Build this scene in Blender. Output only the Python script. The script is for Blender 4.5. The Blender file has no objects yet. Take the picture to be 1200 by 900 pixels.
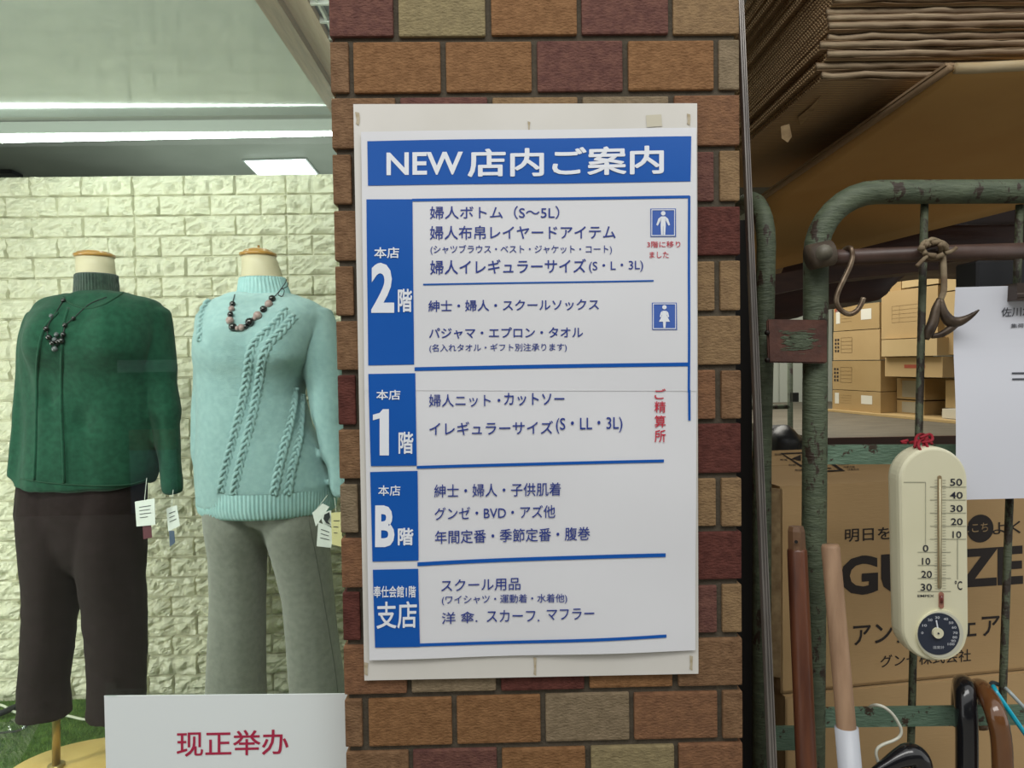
import bpy, bmesh, math, random
from mathutils import Vector, Matrix, noise
from mathutils.bvhtree import BVHTree
random.seed(7)
S = bpy.context.scene
COL = S.collection
R = math.radians

# ------------------------------------------------------------------ camera
EYE = Vector((0.2012, -0.8822, 1.45))
FPX = 830.0
yaw, pitch, roll = 0.01767, -0.03148, -0.01477
_f = Vector((math.sin(yaw)*math.cos(pitch), math.cos(yaw)*math.cos(pitch), math.sin(pitch)))
_r = Vector((math.cos(yaw), -math.sin(yaw), 0)); _u = _r.cross(_f)
RR = _r*math.cos(roll)+_u*math.sin(roll); UU = -_r*math.sin(roll)+_u*math.cos(roll)
cd = bpy.data.cameras.new('camera'); cam = bpy.data.objects.new('camera', cd); COL.objects.link(cam)
m = Matrix((RR, UU, -_f)).transposed().to_4x4(); m.translation = EYE
cam.matrix_world = m; cd.sensor_width = 36; cd.lens = FPX/1200*36; cd.clip_start = 0.02
S.camera = cam

def ray(px, py):
    return (_f*FPX + RR*(px-600) - UU*(py-450)).normalized()
def at(px, py, Y):                     # photo pixel on the upright plane y = Y
    d = ray(px, py); return EYE + d*((Y-EYE.y)/d.y)
def atz(px, py, Z):                    # photo pixel on the level plane z = Z
    d = ray(px, py); return EYE + d*((Z-EYE.z)/d.z)
def on_plane(p0, n):
    def g(px, py):
        d = ray(px, py); return EYE + d*((p0-EYE).dot(n)/d.dot(n))
    return g
def pxm(Y): return (Y-EYE.y)/FPX       # metres per pixel at depth Y

# ------------------------------------------------------------------ light, world, exposure
S.view_settings.view_transform = 'Standard'; S.view_settings.look = 'None'
S.view_settings.gamma = 1; S.view_settings.use_curve_mapping = False
S.view_settings.exposure = 0.12
w = bpy.data.worlds.new('world'); S.world = w; w.use_nodes = True
bg = w.node_tree.nodes['Background']; bg.inputs[0].default_value = (0.98, 0.98, 0.96, 1); bg.inputs[1].default_value = 0.82
def area(name, loc, rot, sx, sy, power, col=(1, 1, 1)):
    l = bpy.data.lights.new(name, 'AREA'); l.shape = 'RECTANGLE'; l.size = sx; l.size_y = sy; l.energy = power; l.color = col
    o = bpy.data.objects.new(name, l); COL.objects.link(o); o.location = loc; o.rotation_euler = rot; return o
area('arcade_light', (0.2, -1.5, 3.3), (R(42), 0, 0), 3.0, 0.8, 36, (1.0, 0.98, 0.95))
area('shop_light', (1.5, 3.0, 2.72), (0, 0, 0), 1.2, 1.8, 46, (1.0, 0.96, 0.86))
area('window_light', (-0.9, 0.30, 2.25), (R(40), 0, 0), 1.6, 0.2, 31, (1.0, 1.0, 0.93))
area('side_fill_light', (-2.3, 0.42, 1.0), (R(90), 0, R(-52)), 0.12, 1.3, 26, (1.0, 1.0, 0.93))  # unseen fill added to lift the lower foam wall and turf
area('ceiling_fill_light', (-0.9, 2.9, 1.9), (R(180), 0, 0), 1.6, 1.0, 7, (0.95, 1.0, 0.95))  # unseen upward fill added to brighten the ceiling beyond the display

# ------------------------------------------------------------------ materials
def srgb(c):
    if isinstance(c, str): c = [int(c[i:i+2], 16)/255 for i in (0, 2, 4)]
    return tuple((v/12.92 if v <= .04045 else ((v+.055)/1.055)**2.4) for v in c)+(1.0,)
MC = {}
def mat(name, col, rough=.6, metal=0, col2=None, scale=20, stretch=(1, 1, 1), bump=0, bscale=80, lo=.35, hi=.65, spec=.5, emit=0, detail=6, coat=0, bstretch=None):
    if name in MC: return MC[name]
    M = bpy.data.materials.new(name); M.use_nodes = True; MC[name] = M
    nt = M.node_tree; N = nt.nodes; L = nt.links; b = N['Principled BSDF']
    b.inputs['Base Color'].default_value = srgb(col); b.inputs['Roughness'].default_value = rough
    b.inputs['Metallic'].default_value = metal; b.inputs['Specular IOR Level'].default_value = spec
    b.inputs['Coat Weight'].default_value = coat
    if emit:
        b.inputs['Emission Color'].default_value = srgb(col); b.inputs['Emission Strength'].default_value = emit
    tc = N.new('ShaderNodeTexCoord')
    def mp(st):
        q = N.new('ShaderNodeMapping'); q.inputs['Scale'].default_value = st; L.new(tc.outputs['Object'], q.inputs['Vector']); return q
    if col2 is not None:
        n = N.new('ShaderNodeTexNoise'); n.inputs['Scale'].default_value = scale; n.inputs['Detail'].default_value = detail
        L.new(mp(stretch).outputs[0], n.inputs['Vector'])
        r = N.new('ShaderNodeValToRGB'); r.color_ramp.elements[0].position = lo; r.color_ramp.elements[1].position = hi
        r.color_ramp.elements[0].color = srgb(col); r.color_ramp.elements[1].color = srgb(col2)
        L.new(n.outputs['Fac'], r.inputs['Fac']); L.new(r.outputs['Color'], b.inputs['Base Color'])
    if bump:
        n2 = N.new('ShaderNodeTexNoise'); n2.inputs['Scale'].default_value = bscale; n2.inputs['Detail'].default_value = 4
        L.new(mp(bstretch or stretch).outputs[0], n2.inputs['Vector'])
        bp = N.new('ShaderNodeBump'); bp.inputs['Strength'].default_value = bump; bp.inputs['Distance'].default_value = .002
        L.new(n2.outputs['Fac'], bp.inputs['Height']); L.new(bp.outputs['Normal'], b.inputs['Normal'])
    return M
def knit(name, col, col2, sc=260, strength=.5, vertical=False, rough=.9, sheen=.3, dist=.002):
    M = mat(name, col, rough, col2=col2, scale=60, spec=.15)
    nt = M.node_tree; N = nt.nodes; L = nt.links; b = N['Principled BSDF']
    b.inputs['Sheen Weight'].default_value = sheen
    tc = N.new('ShaderNodeTexCoord'); wv = N.new('ShaderNodeTexWave'); wv.bands_direction = 'X' if vertical else 'Z'
    wv.inputs['Scale'].default_value = sc; wv.inputs['Distortion'].default_value = 1.5; wv.inputs['Detail'].default_value = 1; wv.inputs['Detail Scale'].default_value = 3
    L.new(tc.outputs['Object'], wv.inputs['Vector'])
    bp = N.new('ShaderNodeBump'); bp.inputs['Strength'].default_value = strength; bp.inputs['Distance'].default_value = dist
    L.new(wv.outputs['Fac'], bp.inputs['Height']); L.new(bp.outputs['Normal'], b.inputs['Normal'])
    return M
def painted(name, col, col2, rust, amount=.62, scale=35, stretch=(1, 1, .5), rough=.6):
    M = mat(name, col, rough, col2=col2, scale=70, stretch=(.5, .5, 2.2), bump=.8, bscale=160, bstretch=(.6, .6, 2.5))
    nt = M.node_tree; N = nt.nodes; L = nt.links; b = N['Principled BSDF']
    src = b.inputs['Base Color'].links[0].from_socket
    tc = N.new('ShaderNodeTexCoord'); mp = N.new('ShaderNodeMapping'); mp.inputs['Scale'].default_value = stretch
    n = N.new('ShaderNodeTexNoise'); n.inputs['Scale'].default_value = scale; n.inputs['Detail'].default_value = 8; n.inputs['Roughness'].default_value = .7
    L.new(tc.outputs['Object'], mp.inputs['Vector']); L.new(mp.outputs[0], n.inputs['Vector'])
    r = N.new('ShaderNodeValToRGB'); r.color_ramp.elements[0].position = amount; r.color_ramp.elements[1].position = amount+.03
    L.new(n.outputs['Fac'], r.inputs['Fac'])
    mx = N.new('ShaderNodeMixRGB'); L.new(r.outputs['Color'], mx.inputs['Fac']); L.new(src, mx.inputs['Color1']); mx.inputs['Color2'].default_value = srgb(rust)
    L.new(mx.outputs[0], b.inputs['Base Color'])
    return M
def glass(name, tint, ior=1.7, rough=0.0):
    M = bpy.data.materials.new(name); M.use_nodes = True; nt = M.node_tree; N = nt.nodes; L = nt.links; N.clear()
    o = N.new('ShaderNodeOutputMaterial'); mx = N.new('ShaderNodeMixShader'); t = N.new('ShaderNodeBsdfTransparent'); g = N.new('ShaderNodeBsdfGlossy')
    f = N.new('ShaderNodeFresnel'); ge = N.new('ShaderNodeNewGeometry'); mr = N.new('ShaderNodeMapRange'); mr.inputs['To Min'].default_value = ior; mr.inputs['To Max'].default_value = 1/ior; L.new(ge.outputs['Backfacing'], mr.inputs['Value']); L.new(mr.outputs[0], f.inputs['IOR']); t.inputs['Color'].default_value = tint; g.inputs['Roughness'].default_value = rough
    L.new(f.outputs[0], mx.inputs[0]); L.new(t.outputs[0], mx.inputs[1]); L.new(g.outputs[0], mx.inputs[2]); L.new(mx.outputs[0], o.inputs[0]); return M

# ------------------------------------------------------------------ object helpers
WLOC = {}
def tag(o, label=None, cat=None, group=None, kind=None):
    if label: o['label'] = label
    if cat: o['category'] = cat
    if group: o['group'] = group
    if kind: o['kind'] = kind
    return o
def thing(name, loc, label=None, cat=None, group=None, kind=None):
    o = bpy.data.objects.new(name, None); COL.objects.link(o); o.location = loc; o.empty_display_size = .03
    WLOC[o.name] = Vector(loc); return tag(o, label, cat, group, kind)
def link(name, me, parent, c):
    o = bpy.data.objects.new(name, me); COL.objects.link(o); c = Vector(c)
    if parent is not None:
        o.parent = parent; o.location = c-WLOC[parent.name]
    else: o.location = c
    WLOC[o.name] = c; return o
def emit(name, vs, fs, material, parent=None, smooth=False):
    vs = [Vector(v) for v in vs]
    lo = Vector([min(v[i] for v in vs) for i in range(3)]); hi = Vector([max(v[i] for v in vs) for i in range(3)]); c = (lo+hi)/2; c.z = lo.z
    me = bpy.data.meshes.new(name); me.from_pydata([v-c for v in vs], [], fs); me.update()
    if smooth: me.shade_smooth()
    if material: me.materials.append(material)
    return link(name, me, parent, c)
def emit_bm(name, bm, material, parent=None, smooth=False):
    bm.verts.ensure_lookup_table(); bm.verts.index_update()
    vs = [v.co.copy() for v in bm.verts]; fs = [[v.index for v in f.verts] for f in bm.faces]; bm.free()
    return emit(name, vs, fs, material, parent, smooth)
class MB:
    def __init__(s): s.v = []; s.f = []
    def add(s, vs, fs):
        k = len(s.v); s.v += [Vector(v) for v in vs]; s.f += [[i+k for i in f] for f in fs]; return s
    def box(s, a, b):
        x0, y0, z0 = a; x1, y1, z1 = b
        return s.add([(x0, y0, z0), (x1, y0, z0), (x1, y1, z0), (x0, y1, z0), (x0, y0, z1), (x1, y0, z1), (x1, y1, z1), (x0, y1, z1)],
                     [(0, 3, 2, 1), (4, 5, 6, 7), (0, 1, 5, 4), (1, 2, 6, 5), (2, 3, 7, 6), (3, 0, 4, 7)])
    def prism(s, poly, off):        # closed polygon of points, pushed by vector off
        n = len(poly); off = Vector(off); vs = [Vector(p) for p in poly]+[Vector(p)+off for p in poly]
        return s.add(vs, [list(range(n))[::-1], list(range(n, 2*n))]+[(i, (i+1) % n, n+(i+1) % n, n+i) for i in range(n)])
    def tube(s, pts, rad, n=12, cap=True, flat=1.0):
        pts = [Vector(p) for p in pts]; m_ = len(pts)
        if not hasattr(rad, '__len__'): rad = [rad]*m_
        t0 = (pts[1]-pts[0]).normalized(); a = Vector((0, 0, 1)) if abs(t0.z) < .8 else Vector((1, 0, 0))
        nrm = (a-t0*a.dot(t0)).normalized(); vs = []; fs = []
        for i, p in enumerate(pts):
            t = (pts[min(i+1, m_-1)]-pts[max(i-1, 0)]).normalized(); nrm = (nrm-t*nrm.dot(t)).normalized(); b = t.cross(nrm)
            rr = rad[i]; ra, rb = rr if hasattr(rr, '__len__') else (rr, rr*flat)
            for k in range(n):
                q = 2*math.pi*k/n; vs.append(p+nrm*ra*math.cos(q)+b*rb*math.sin(q))
        for i in range(m_-1):
            for k in range(n):
                fs.append((i*n+k, i*n+(k+1) % n, (i+1)*n+(k+1) % n, (i+1)*n+k))
        if cap: fs += [list(range(n))[::-1], [(m_-1)*n+k for k in range(n)]]
        return s.add(vs, fs)
    def loft(s, secs, n=40, p=2.0):  # secs: (cx, cy, z, rx, ry)
        vs = []; fs = []
        for (cx, cy, z, rx, ry) in secs:
            for k in range(n):
                q = 2*math.pi*k/n; c, sn = math.cos(q), math.sin(q)
                vs.append((cx+rx*math.copysign(abs(c)**(2/p), c), cy+ry*math.copysign(abs(sn)**(2/p), sn), z))
        for i in range(len(secs)-1):
            for k in range(n): fs.append((i*n+k, i*n+(k+1) % n, (i+1)*n+(k+1) % n, (i+1)*n+k))
        fs += [list(range(n))[::-1], [(len(secs)-1)*n+k for k in range(n)]]
        return s.add(vs, fs)
    def out(s, name, material, parent=None, smooth=False): return emit(name, s.v, s.f, material, parent, smooth)
def smooth_path(pts, k=6):
    P = [Vector(p) for p in pts]; P = [P[0]*2-P[1]]+P+[P[-1]*2-P[-2]]; o = []
    for i in range(1, len(P)-2):
        a, b, c, d = P[i-1:i+3]
        for j in range(k):
            t = j/k; o.append(.5*((2*b)+(c-a)*t+(2*a-5*b+4*c-d)*t*t+(3*b-a-3*c+d)*t**3))
    o.append(P[-2]); return o
def box(name, a, b, material, parent=None): return MB().box(a, b).out(name, material, parent)
def bevel_box(name, a, b, material, parent=None, r=.002, seg=1):
    bm = bmesh.new(); t = MB().box(a, b); vs = [bm.verts.new(v) for v in t.v]
    for f in t.f: bm.faces.new([vs[i] for i in f])
    bmesh.ops.bevel(bm, geom=bm.edges[:], offset=r, segments=seg, affect='EDGES', profile=.6)
    return emit_bm(name, bm, material, parent)
def struct(o): o['kind'] = 'structure'; return o
def copy_tree(o, parent=None):
    c = o.copy(); COL.objects.link(c)
    if parent is not None: c.parent = parent
    for ch in list(o.children): copy_tree(ch, c)
    return c
def remeshed(name, mb, material, parent, voxel=.007, smooth_it=6, disp=None):
    o = mb.out('temp', None); c = WLOC[o.name]
    md = o.modifiers.new('r', 'REMESH'); md.mode = 'VOXEL'; md.voxel_size = voxel
    sm = o.modifiers.new('s', 'SMOOTH'); sm.iterations = smooth_it; sm.factor = .5
    dg = bpy.context.evaluated_depsgraph_get(); me = bpy.data.meshes.new_from_object(o.evaluated_get(dg))
    bpy.data.objects.remove(o)
    me.name = name
    if disp:
        ns = [v.normal.copy() for v in me.vertices]
        for v, nn in zip(me.vertices, ns): v.co += nn*disp(v.co+c)
    me.materials.clear(); me.materials.append(material); me.shade_smooth()
    return link(name, me, parent, c)
def bvh(o):
    c = WLOC[o.name]; return BVHTree.FromPolygons([v.co+c for v in o.data.vertices], [list(p.vertices) for p in o.data.polygons])
def hit(tree, px, py, off=0.0):
    d = ray(px, py); h = tree.ray_cast(EYE, d)
    if h[0] is None: return None
    return h[0]-d*off
# lettering: real flat print, laid on a surface
TXT = {}
def text_mesh(s, bold=0.0):
    if (s, bold) in TXT: return TXT[(s, bold)]
    cjk = any(ord(c) > 0x2000 for c in s); b0 = bold
    if cjk: bold = 0
    cu = bpy.data.curves.new('t', 'FONT'); cu.body = s; cu.size = 1; cu.offset = bold; cu.resolution_u = 3; cu.fill_mode = 'BOTH'
    o = bpy.data.objects.new('t', cu); COL.objects.link(o)
    me = bpy.data.meshes.new_from_object(o.evaluated_get(bpy.context.evaluated_depsgraph_get()))
    vs = [v.co.copy() for v in me.vertices]; fs = [list(p.vertices) for p in me.polygons]
    bpy.data.objects.remove(o); bpy.data.curves.remove(cu); bpy.data.meshes.remove(me)
    bold = b0; n0 = len(vs)
    if cjk and b0 > .004:
        V = []; F = []
        dirs = [(1, 1), (-1, 1), (1, -1), (-1, -1)] if b0 < .015 else [(1, 1), (-1, 1), (1, -1), (-1, -1), (1.3, 0), (-1.3, 0), (0, 1.3), (0, -1.3)]
        for q, (dx, dy) in enumerate(dirs):
            V += [v+Vector((dx*b0*.7, dy*b0*.7, 0)) for v in vs]; F += [[i+q*n0 for i in f] for f in fs]
        vs, fs = V, F
    x0 = min(v.x for v in vs); x1 = max(v.x for v in vs); y0 = min(v.y for v in vs); y1 = max(v.y for v in vs)
    TXT[(s, bold)] = r = ([((v.x-x0)/(x1-x0), (v.y-y0)/(y1-y0), (i//n0)*4e-5) for i, v in enumerate(vs)], fs); return r
def lettering(s, quad, mapper, material, parent, bold=0.0, name='lettering'):
    # quad: x0, x1, top0, bot0, top1, bot1 in photo pixels
    x0, x1, t0, b0, t1, b1 = quad; uv, fs = text_mesh(s, bold)
    vs = []
    for u, v, q in uv:
        t = t0+(t1-t0)*u; b = b0+(b1-b0)*u; p = mapper(x0+(x1-x0)*u, b+(t-b)*v); vs.append(p+(EYE-p).normalized()*q)
    return emit(name, vs, fs, material, parent)
def patch(name, corners, mapper, material, parent, nu=8, nv=2):   # corners TL TR BR BL in pixels
    TL, TR, BR, BL = [Vector(c) for c in corners]; vs = []; fs = []
    for j in range(nv+1):
        for i in range(nu+1):
            u = i/nu; v = j/nv; p = (TL*(1-u)+TR*u)*(1-v)+(BL*(1-u)+BR*u)*v; vs.append(mapper(p.x, p.y))
    for j in range(nv):
        for i in range(nu): a = j*(nu+1)+i; fs.append((a, a+nu+1, a+nu+2, a+1))
    return emit(name, vs, fs, material, parent)

# ================================================================== SETTING
W = 0.504
concrete = mat('paving', '8f8b83', .8, col2='9c988f', scale=8, bump=.3, bscale=60)
plaster = mat('plaster', 'b9bcae', .8, col2='c4c6b8', scale=3)
struct(box('floor', (-5, -6, -.05), (6, 7, 0), concrete))
dark_ceiling = mat('storage_ceiling', '6a645c', .9)
struct(box('ceiling', (W, .0, 2.8), (5, 5.8, 2.86), dark_ceiling))
struct(box('wall_back', (-4, 5.7, 0), (5, 5.8, 2.86), plaster))
struct(box('wall_right', (4.2, .0, 0), (4.3, 5.7, 2.86), plaster))
struct(box('wall_partition', (.43, .502, 0), (.49, 5.7, 2.8), plaster))

wo = struct(box('wall_opposite', (-8, -6.2, 0), (8, -6.0, 3.6), mat('opposite_wall', '3f3b36', .8, col2='4a463f', scale=2)))
for x, z, w_, h, m_ in ((-3.2, 1.4, .62, .12, 'a9b6c4'), (-4.3, 2.3, 2.6, .5, '3a4a58'), (-3.2, .02, .44, .62, '8c9cb4'), (-3.2, .64, .44, .2, '8e3a34'), (-4.5, .1, 1.2, 1.1, '2c3030'), (1.5, 1.9, 2.0, .4, 'b8b8b0'), (-.8, .3, 1.6, 1.5, '33302c')):
    box('shopfront_panel', (x-w_/2, -5.99, z), (x+w_/2, -5.95, z+h), mat('front_'+m_, m_, .6), wo)
# brick pillar
mortar = mat('mortar', '4a4337', .95, col2='564e41', scale=60, bump=.6, bscale=300)
pillar = struct(box('brick_pillar', (.005, .005, 0), (W-.005, .5, 2.9), mortar))
def brickmat(n, a, b): return mat('brick_'+n, a, .78, col2=b, scale=90, stretch=(1, 1, 1), bump=1.0, bscale=330, lo=.3, hi=.7, spec=.25, bstretch=(.6, 1, 1.2))
BM = {'o': brickmat('orange', '745233', '8c6744'), 'r': brickmat('rust', '6e4e38', '866145'), 't': brickmat('tan', '7a6246', '8f7554'),
      'k': brickmat('khaki', '7c7052', '908360'), 'm': brickmat('maroon', '573732', '714d42'), 'd': brickmat('dark_red', '4a2620', '633830'),
      'b': brickmat('brown', '6a4f37', '84664a'), 'g': brickmat('grey', '72644e', '887860')}
Z0 = EYE.z+.39716; PH = .068
cA = [0, .0815, .194, .3065, .419, W]; cB = [0, .0255, .138, .2505, .363, .4755, W]
rows = {-3: 'obmokb', -2: 'tmokr', -1: 'boormt', 0: 'mkomt', 1: 'boomog', 2: 'bmtgr', 3: 'borkmt', 4: 'boktd', 5: 'bbtmtt', 6: 'brodt', 7: 'dokorb', 8: 'boktd',
        9: 'gromtt', 10: 'rtokd', 11: 'dbtomt', 12: 'rgdob', 13: 'boogrb', 14: 'bmokr', 15: 'oktorm', 16: 'tdorb', 17: 'bokrot', 18: 'mtobr'}
for k, cs in rows.items():
    zt = Z0+PH-PH*k-.0035; zb = zt-PH+.007; X = cA if k % 2 == 0 else cB
    if len(cs) != len(X)-1: cs = (cs*2)[:len(X)-1]
    for i in range(len(X)-1):
        x0 = X[i]+(.0032 if i else 0); x1 = X[i+1]-(.0032 if i < len(X)-2 else 0)
        edge = i in (0, len(X)-2); pr = random.uniform(-.0012, .0008)
        j = [random.uniform(-.0007, .0007) for _ in range(4)]
        y1 = (.0555 if k % 2 else .107) if edge else .02
        bevel_box('brick', (x0+(0 if i == 0 else j[0]), pr, zb+j[1]), (x1+(0 if i == len(X)-2 else j[2]), y1, zt+j[3]), BM[cs[i]], pillar, .0022, 2)
    y = .0625 if k % 2 else .114                      # bricks on the flanks
    while y < .49:
        y2 = min(y+.106, .499)
        for xa, xb in ((0, .012), (W-.012, W)): bevel_box('brick', (xa, y, zb), (xb, y2-.002, zt), BM[random.choice('obtrkmb')], pillar, .0016)
        y = y2+.0045

# window: pane, interior box
window_1 = struct(emit('window_1', *(lambda t: (t.v, t.f))(MB().box((-2.7, .058, .16), (-.002, .064, 2.75))), glass('window_glass', (.92, .955, .93, 1), 1.42)))
FL = EYE.z-1.262
white_frame = mat('inner_board', 'c9cec0', .6)
struct(box('wall_left', (-2.76, .05, 0), (-2.7, 5.7, 2.86), plaster))
struct(box('display_floor', (-2.7, .066, 0), (.43, 2.1, FL), mat('display_plinth', 'b0ae9e', .7)))
# synthetic turf
turf = struct(MB().add([], []).box((-2.7, .066, FL+.0005), (.43, 1.80, FL+.004)).out('turf_base', mat('turf_base', '3a5a20', .9, col2='50722c', scale=30)))
vs = []; fs = []
for i in range(42000):
    x = random.uniform(-1.9, -.1); y = random.uniform(.9, 1.8)
    if ((x+1.0)/.3)**2+((y-1.28)/.22)**2 < 1 or ((x+.55)/.22)**2+((y-1.23)/.21)**2 < 1: continue
    if y < 1.2 and x > -.9: continue
    a = random.uniform(0, 6.28); h = random.uniform(.008, .017); wd = .0011; dx, dy = math.cos(a)*wd, math.sin(a)*wd
    lx, ly = random.uniform(-.008, .008), random.uniform(-.008, .008); k = len(vs)
    vs += [(x-dx, y-dy, FL+.003), (x+dx, y+dy, FL+.003), (x+lx, y+ly, FL+.003+h)]; fs.append((k, k+1, k+2))
g = emit('turf_blades', vs, fs, mat('turf_blade', '4a6a24', .7, col2='7c9a44', scale=50)); tag(g, 'short green synthetic turf covering the display floor', 'turf', kind='stuff')

# foam brick panel wall
foam = mat('foam_panel', 'cccbb4', .38, col2='d4d3bc', scale=4, bump=.15, bscale=60, spec=.5)
YB = 1.80
p0 = at(-25.5, 207, YB); p1 = at(334.5, 203, YB)
BW = (p1.x-p0.x)/6; ztop = at(154, 205.5, YB).z; BH = BW*.0779/.1947
wall_display = struct(box('wall_display', (-2.7, YB+.012, FL), (.43, YB+.05, ztop), foam))
def foam_brick(wd, ht, seed):
    nx = max(10, int(22*wd/BW)); nz = 11; vs = []; fs = []
    for j in range(nz+1):
        for i in range(nx+1):
            u = i/nx; v = j/nz; ex = min(u, 1-u)*wd; ez = min(v, 1-v)*ht
            if i in (0, nx) or j in (0, nz): h = 0
            else:
                q = Vector((u*wd*24, v*ht*34, seed*7.3))
                h = .016+.012*noise.noise(q)+.026*max(0, abs(noise.noise(q*.8+Vector((3, 1, 0))))-.12)-.012*abs(noise.noise(q*1.7))
                h *= min(1, .72+min(ex, ez)/.05)
            ins = .0022 if (i in (0, nx) or j in (0, nz)) else 0
            x = min(max(u*wd, .0015), wd-.0015); z = min(max(v*ht, .0012), ht-.0012)
            if 1 == i or i == nx-1: x = .0055 if i == 1 else wd-.0055
            if 1 == j or j == nz-1: z = .005 if j == 1 else ht-.005
            vs.append((x, -h, z))
    for j in range(nz):
        for i in range(nx): a = j*(nx+1)+i; fs.append((a, a+1, a+nx+2, a+nx+1))
    me = bpy.data.meshes.new('foam_brick'); me.from_pydata(vs, [], fs); me.update(); me.materials.append(foam); return me
full = [foam_brick(BW, BH, s) for s in range(7)]; half = [foam_brick(BW/2, BH, 20+s) for s in range(5)]
nrow = int((ztop-FL)/BH)+1
for r_ in range(nrow):
    z = ztop-(r_+1)*BH
    if z < FL-.06: continue
    for pnl in range(3):
        xs = p0.x+pnl*3*BW; seq = [(0, 1), (1, 1), (2, 1)] if r_ % 2 == 0 else [(0, .5), (.5, 1), (1.5, 1), (2.5, .5)]
        for o_, wd in seq:
            link('brick', random.choice(full if wd == 1 else half), wall_display, (xs+o_*BW, YB+.012, z))

# display soffit, trim, ceiling beyond
ZS = at(200, 136, 1.50).z
e = atz(300, 0, ZS); XB = e.x; print('soffit', ZS, XB, e.y)
soff = mat('soffit_gloss', '949f9a', .10, col2='9ea8a2', scale=5, bump=.02, bscale=14, spec=.6, coat=.3, bstretch=(2, 14, 1))
struct(box('soffit', (-2.7, .066, ZS), (XB, 1.50, ZS+.03), soff))
struct(box('trim_1', (XB, .066, ZS-.004), (XB+.05, 1.50, ZS+.05), mat('brown_wood_trim', '75654f', .5, col2='8a7860', scale=12, stretch=(8, .6, 8), bump=.2)))
struct(box('trim_2', (XB+.05, .066, ZS+.02), (XB+.105, 1.50, ZS+.05), mat('pale_wood_trim', 'b59c86', .5, col2='c4ad98', scale=10, stretch=(8, .6, 8))))
lg = struct(thing('trim_3', (XB+.105, .066, ZS+.03))); box('backing', (XB+.105, .066, ZS+.04), (.43, 1.50, ZS+.06), mat('grey_tile', '5d6a6c', .3), lg)
gm = mat('grille_white', 'c6ccc6', .4)
for i in range(12): y = .10+i*.09; box('slat', (XB+.105, y, ZS+.022), (.43, y+.008, ZS+.04), gm, lg)
for i in range(6): x = XB+.12+i*.09; box('slat', (x, .066, ZS+.024), (x+.006, 1.2, ZS+.04), gm, lg)
struct(box('ceiling_shop', (-2.7, 1.53, 2.56), (.43, 5.7, 2.6), mat('shop_ceiling', 'a4aaa0', .35, col2='b0b6ac', scale=3, bump=.05, bscale=8)))
struct(box('fascia', (-2.7, 1.50, ZS), (.43, 1.53, 2.6), mat('fascia_board', '9aa096', .5)))
# ceiling lamp panel beyond
lp = [atz(x, y, 2.555) for x, y in ((287, 188), (357, 186), (371, 203), (303, 204))]
t = thing('ceiling_light', lp[0], 'square white ceiling light glowing beyond the top of the display wall', 'lamp')
MB().prism(lp, (0, 0, -.008)).out('diffuser', mat('lamp_white', 'f4fbff', .5, emit=6), t)
c_ = sum(lp, Vector())/4; MB().prism([c_+(p-c_)*1.08+Vector((0, 0, .004)) for p in lp], (0, 0, -.008)).out('lamp_frame', mat('lamp_frame', 'c0c6c2', .4), t)
vp = [atz(x, y, 2.555) for x, y in ((-30, 199), (14, 199), (27, 204.5), (-30, 205))]
t = thing('ceiling_vent', vp[0], 'dark slot air vent in the ceiling beyond the display wall', 'vent')
MB().prism(vp, (0, 0, -.02)).out('vent_body', mat('vent_dark', '23282e', .5), t)
# LED tube lamp over the display wall
a_ = at(2, 163.5, 1.556); b_ = at(440, 154.5, 1.556)
t = thing('tube_lamp', a_, 'long glowing white tube lamp under the display soffit edge', 'lamp')
MB().tube([a_, b_], .0105, 12).out('tube', mat('tube_glow', 'f3fff8', .5, emit=18), t)
MB().tube([a_+Vector((-.012, 0, 0)), a_], .0125, 12).out('end_cap', gm, t)
MB().box((a_.x, 1.531, a_.z+.012), (b_.x, 1.566, a_.z+.05)).out('lamp_body', mat('lamp_body_grey', '9aa49c', .45), t)

# ================================================================== POSTER on the pillar
YP = -.0105
def wave(x, z):
    zz = z-EYE.z; b = max(0, (-.22-zz))/.2
    return .0010*math.sin(x*22+zz*6)+.0006*math.sin(zz*31+x*9)-.0035*b*b*(.5+.5*math.sin((x-.05)*26))
def pap(off=0.0):
    def g(px, py):
        p = at(px, py, YP); p.y = YP-off+wave(p.x, p.z); return p
    return g
board_c = at(620, 797, -.006)
PO = thing('floor_guide_poster', board_c, 'large white floor guide poster with blue header taped to the brick pillar', 'poster')
bo = [at(414, 122, -.0065), at(817, 121, -.0065), at(818.5, 789.5, -.0065), at(427, 797.5, -.0065)]
MB().prism(bo, (0, .005, 0)).out('backing_board', mat('board_white', 'd2d0c8', .6, col2='dad8d2', scale=6), PO)
paperm = mat('poster_paper', 'dcdee2', .35, col2='e2e4e8', scale=3, bump=.06, bscale=12, spec=.4)
def sheet(name, corners, off):
    TL, TR, BR, BL = [Vector(c) for c in corners]; vs = []; fs = []; nu, nv = 28, 36; mp = pap(off)
    for j in range(nv+1):
        for i in range(nu+1):
            u = i/nu; v = j/nv; p = (TL*(1-u)+TR*u)*(1-v)+(BL*(1-u)+BR*u)*v; vs.append(mp(p.x, p.y))
    for j in range(nv):
        for i in range(nu): a = j*(nu+1)+i; fs.append((a, a+nu+1, a+nu+2, a+1))
    o = emit(name, vs, fs, paperm, PO, True); return o
s_lo = sheet('paper_sheet', ((427, 452), (816.5, 452), (815, 762), (433, 773.5)), 0)
s_up = sheet('paper_sheet', ((423, 154.5), (815.5, 150), (816.5, 458.5), (427, 457.5)), .0005)
blue = mat('print_blue', '0654ac', .45, col2='0858b0', scale=5, spec=.4)
navy = mat('print_navy', '24398c', .5); whitep = mat('print_white', 'e6ebf2', .5); redp = mat('print_red', 'c22a40', .5); lblue = mat('print_icon_blue', '3f63b4', .5)
M1 = pap(.0011); M2 = pap(.0016)
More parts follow.
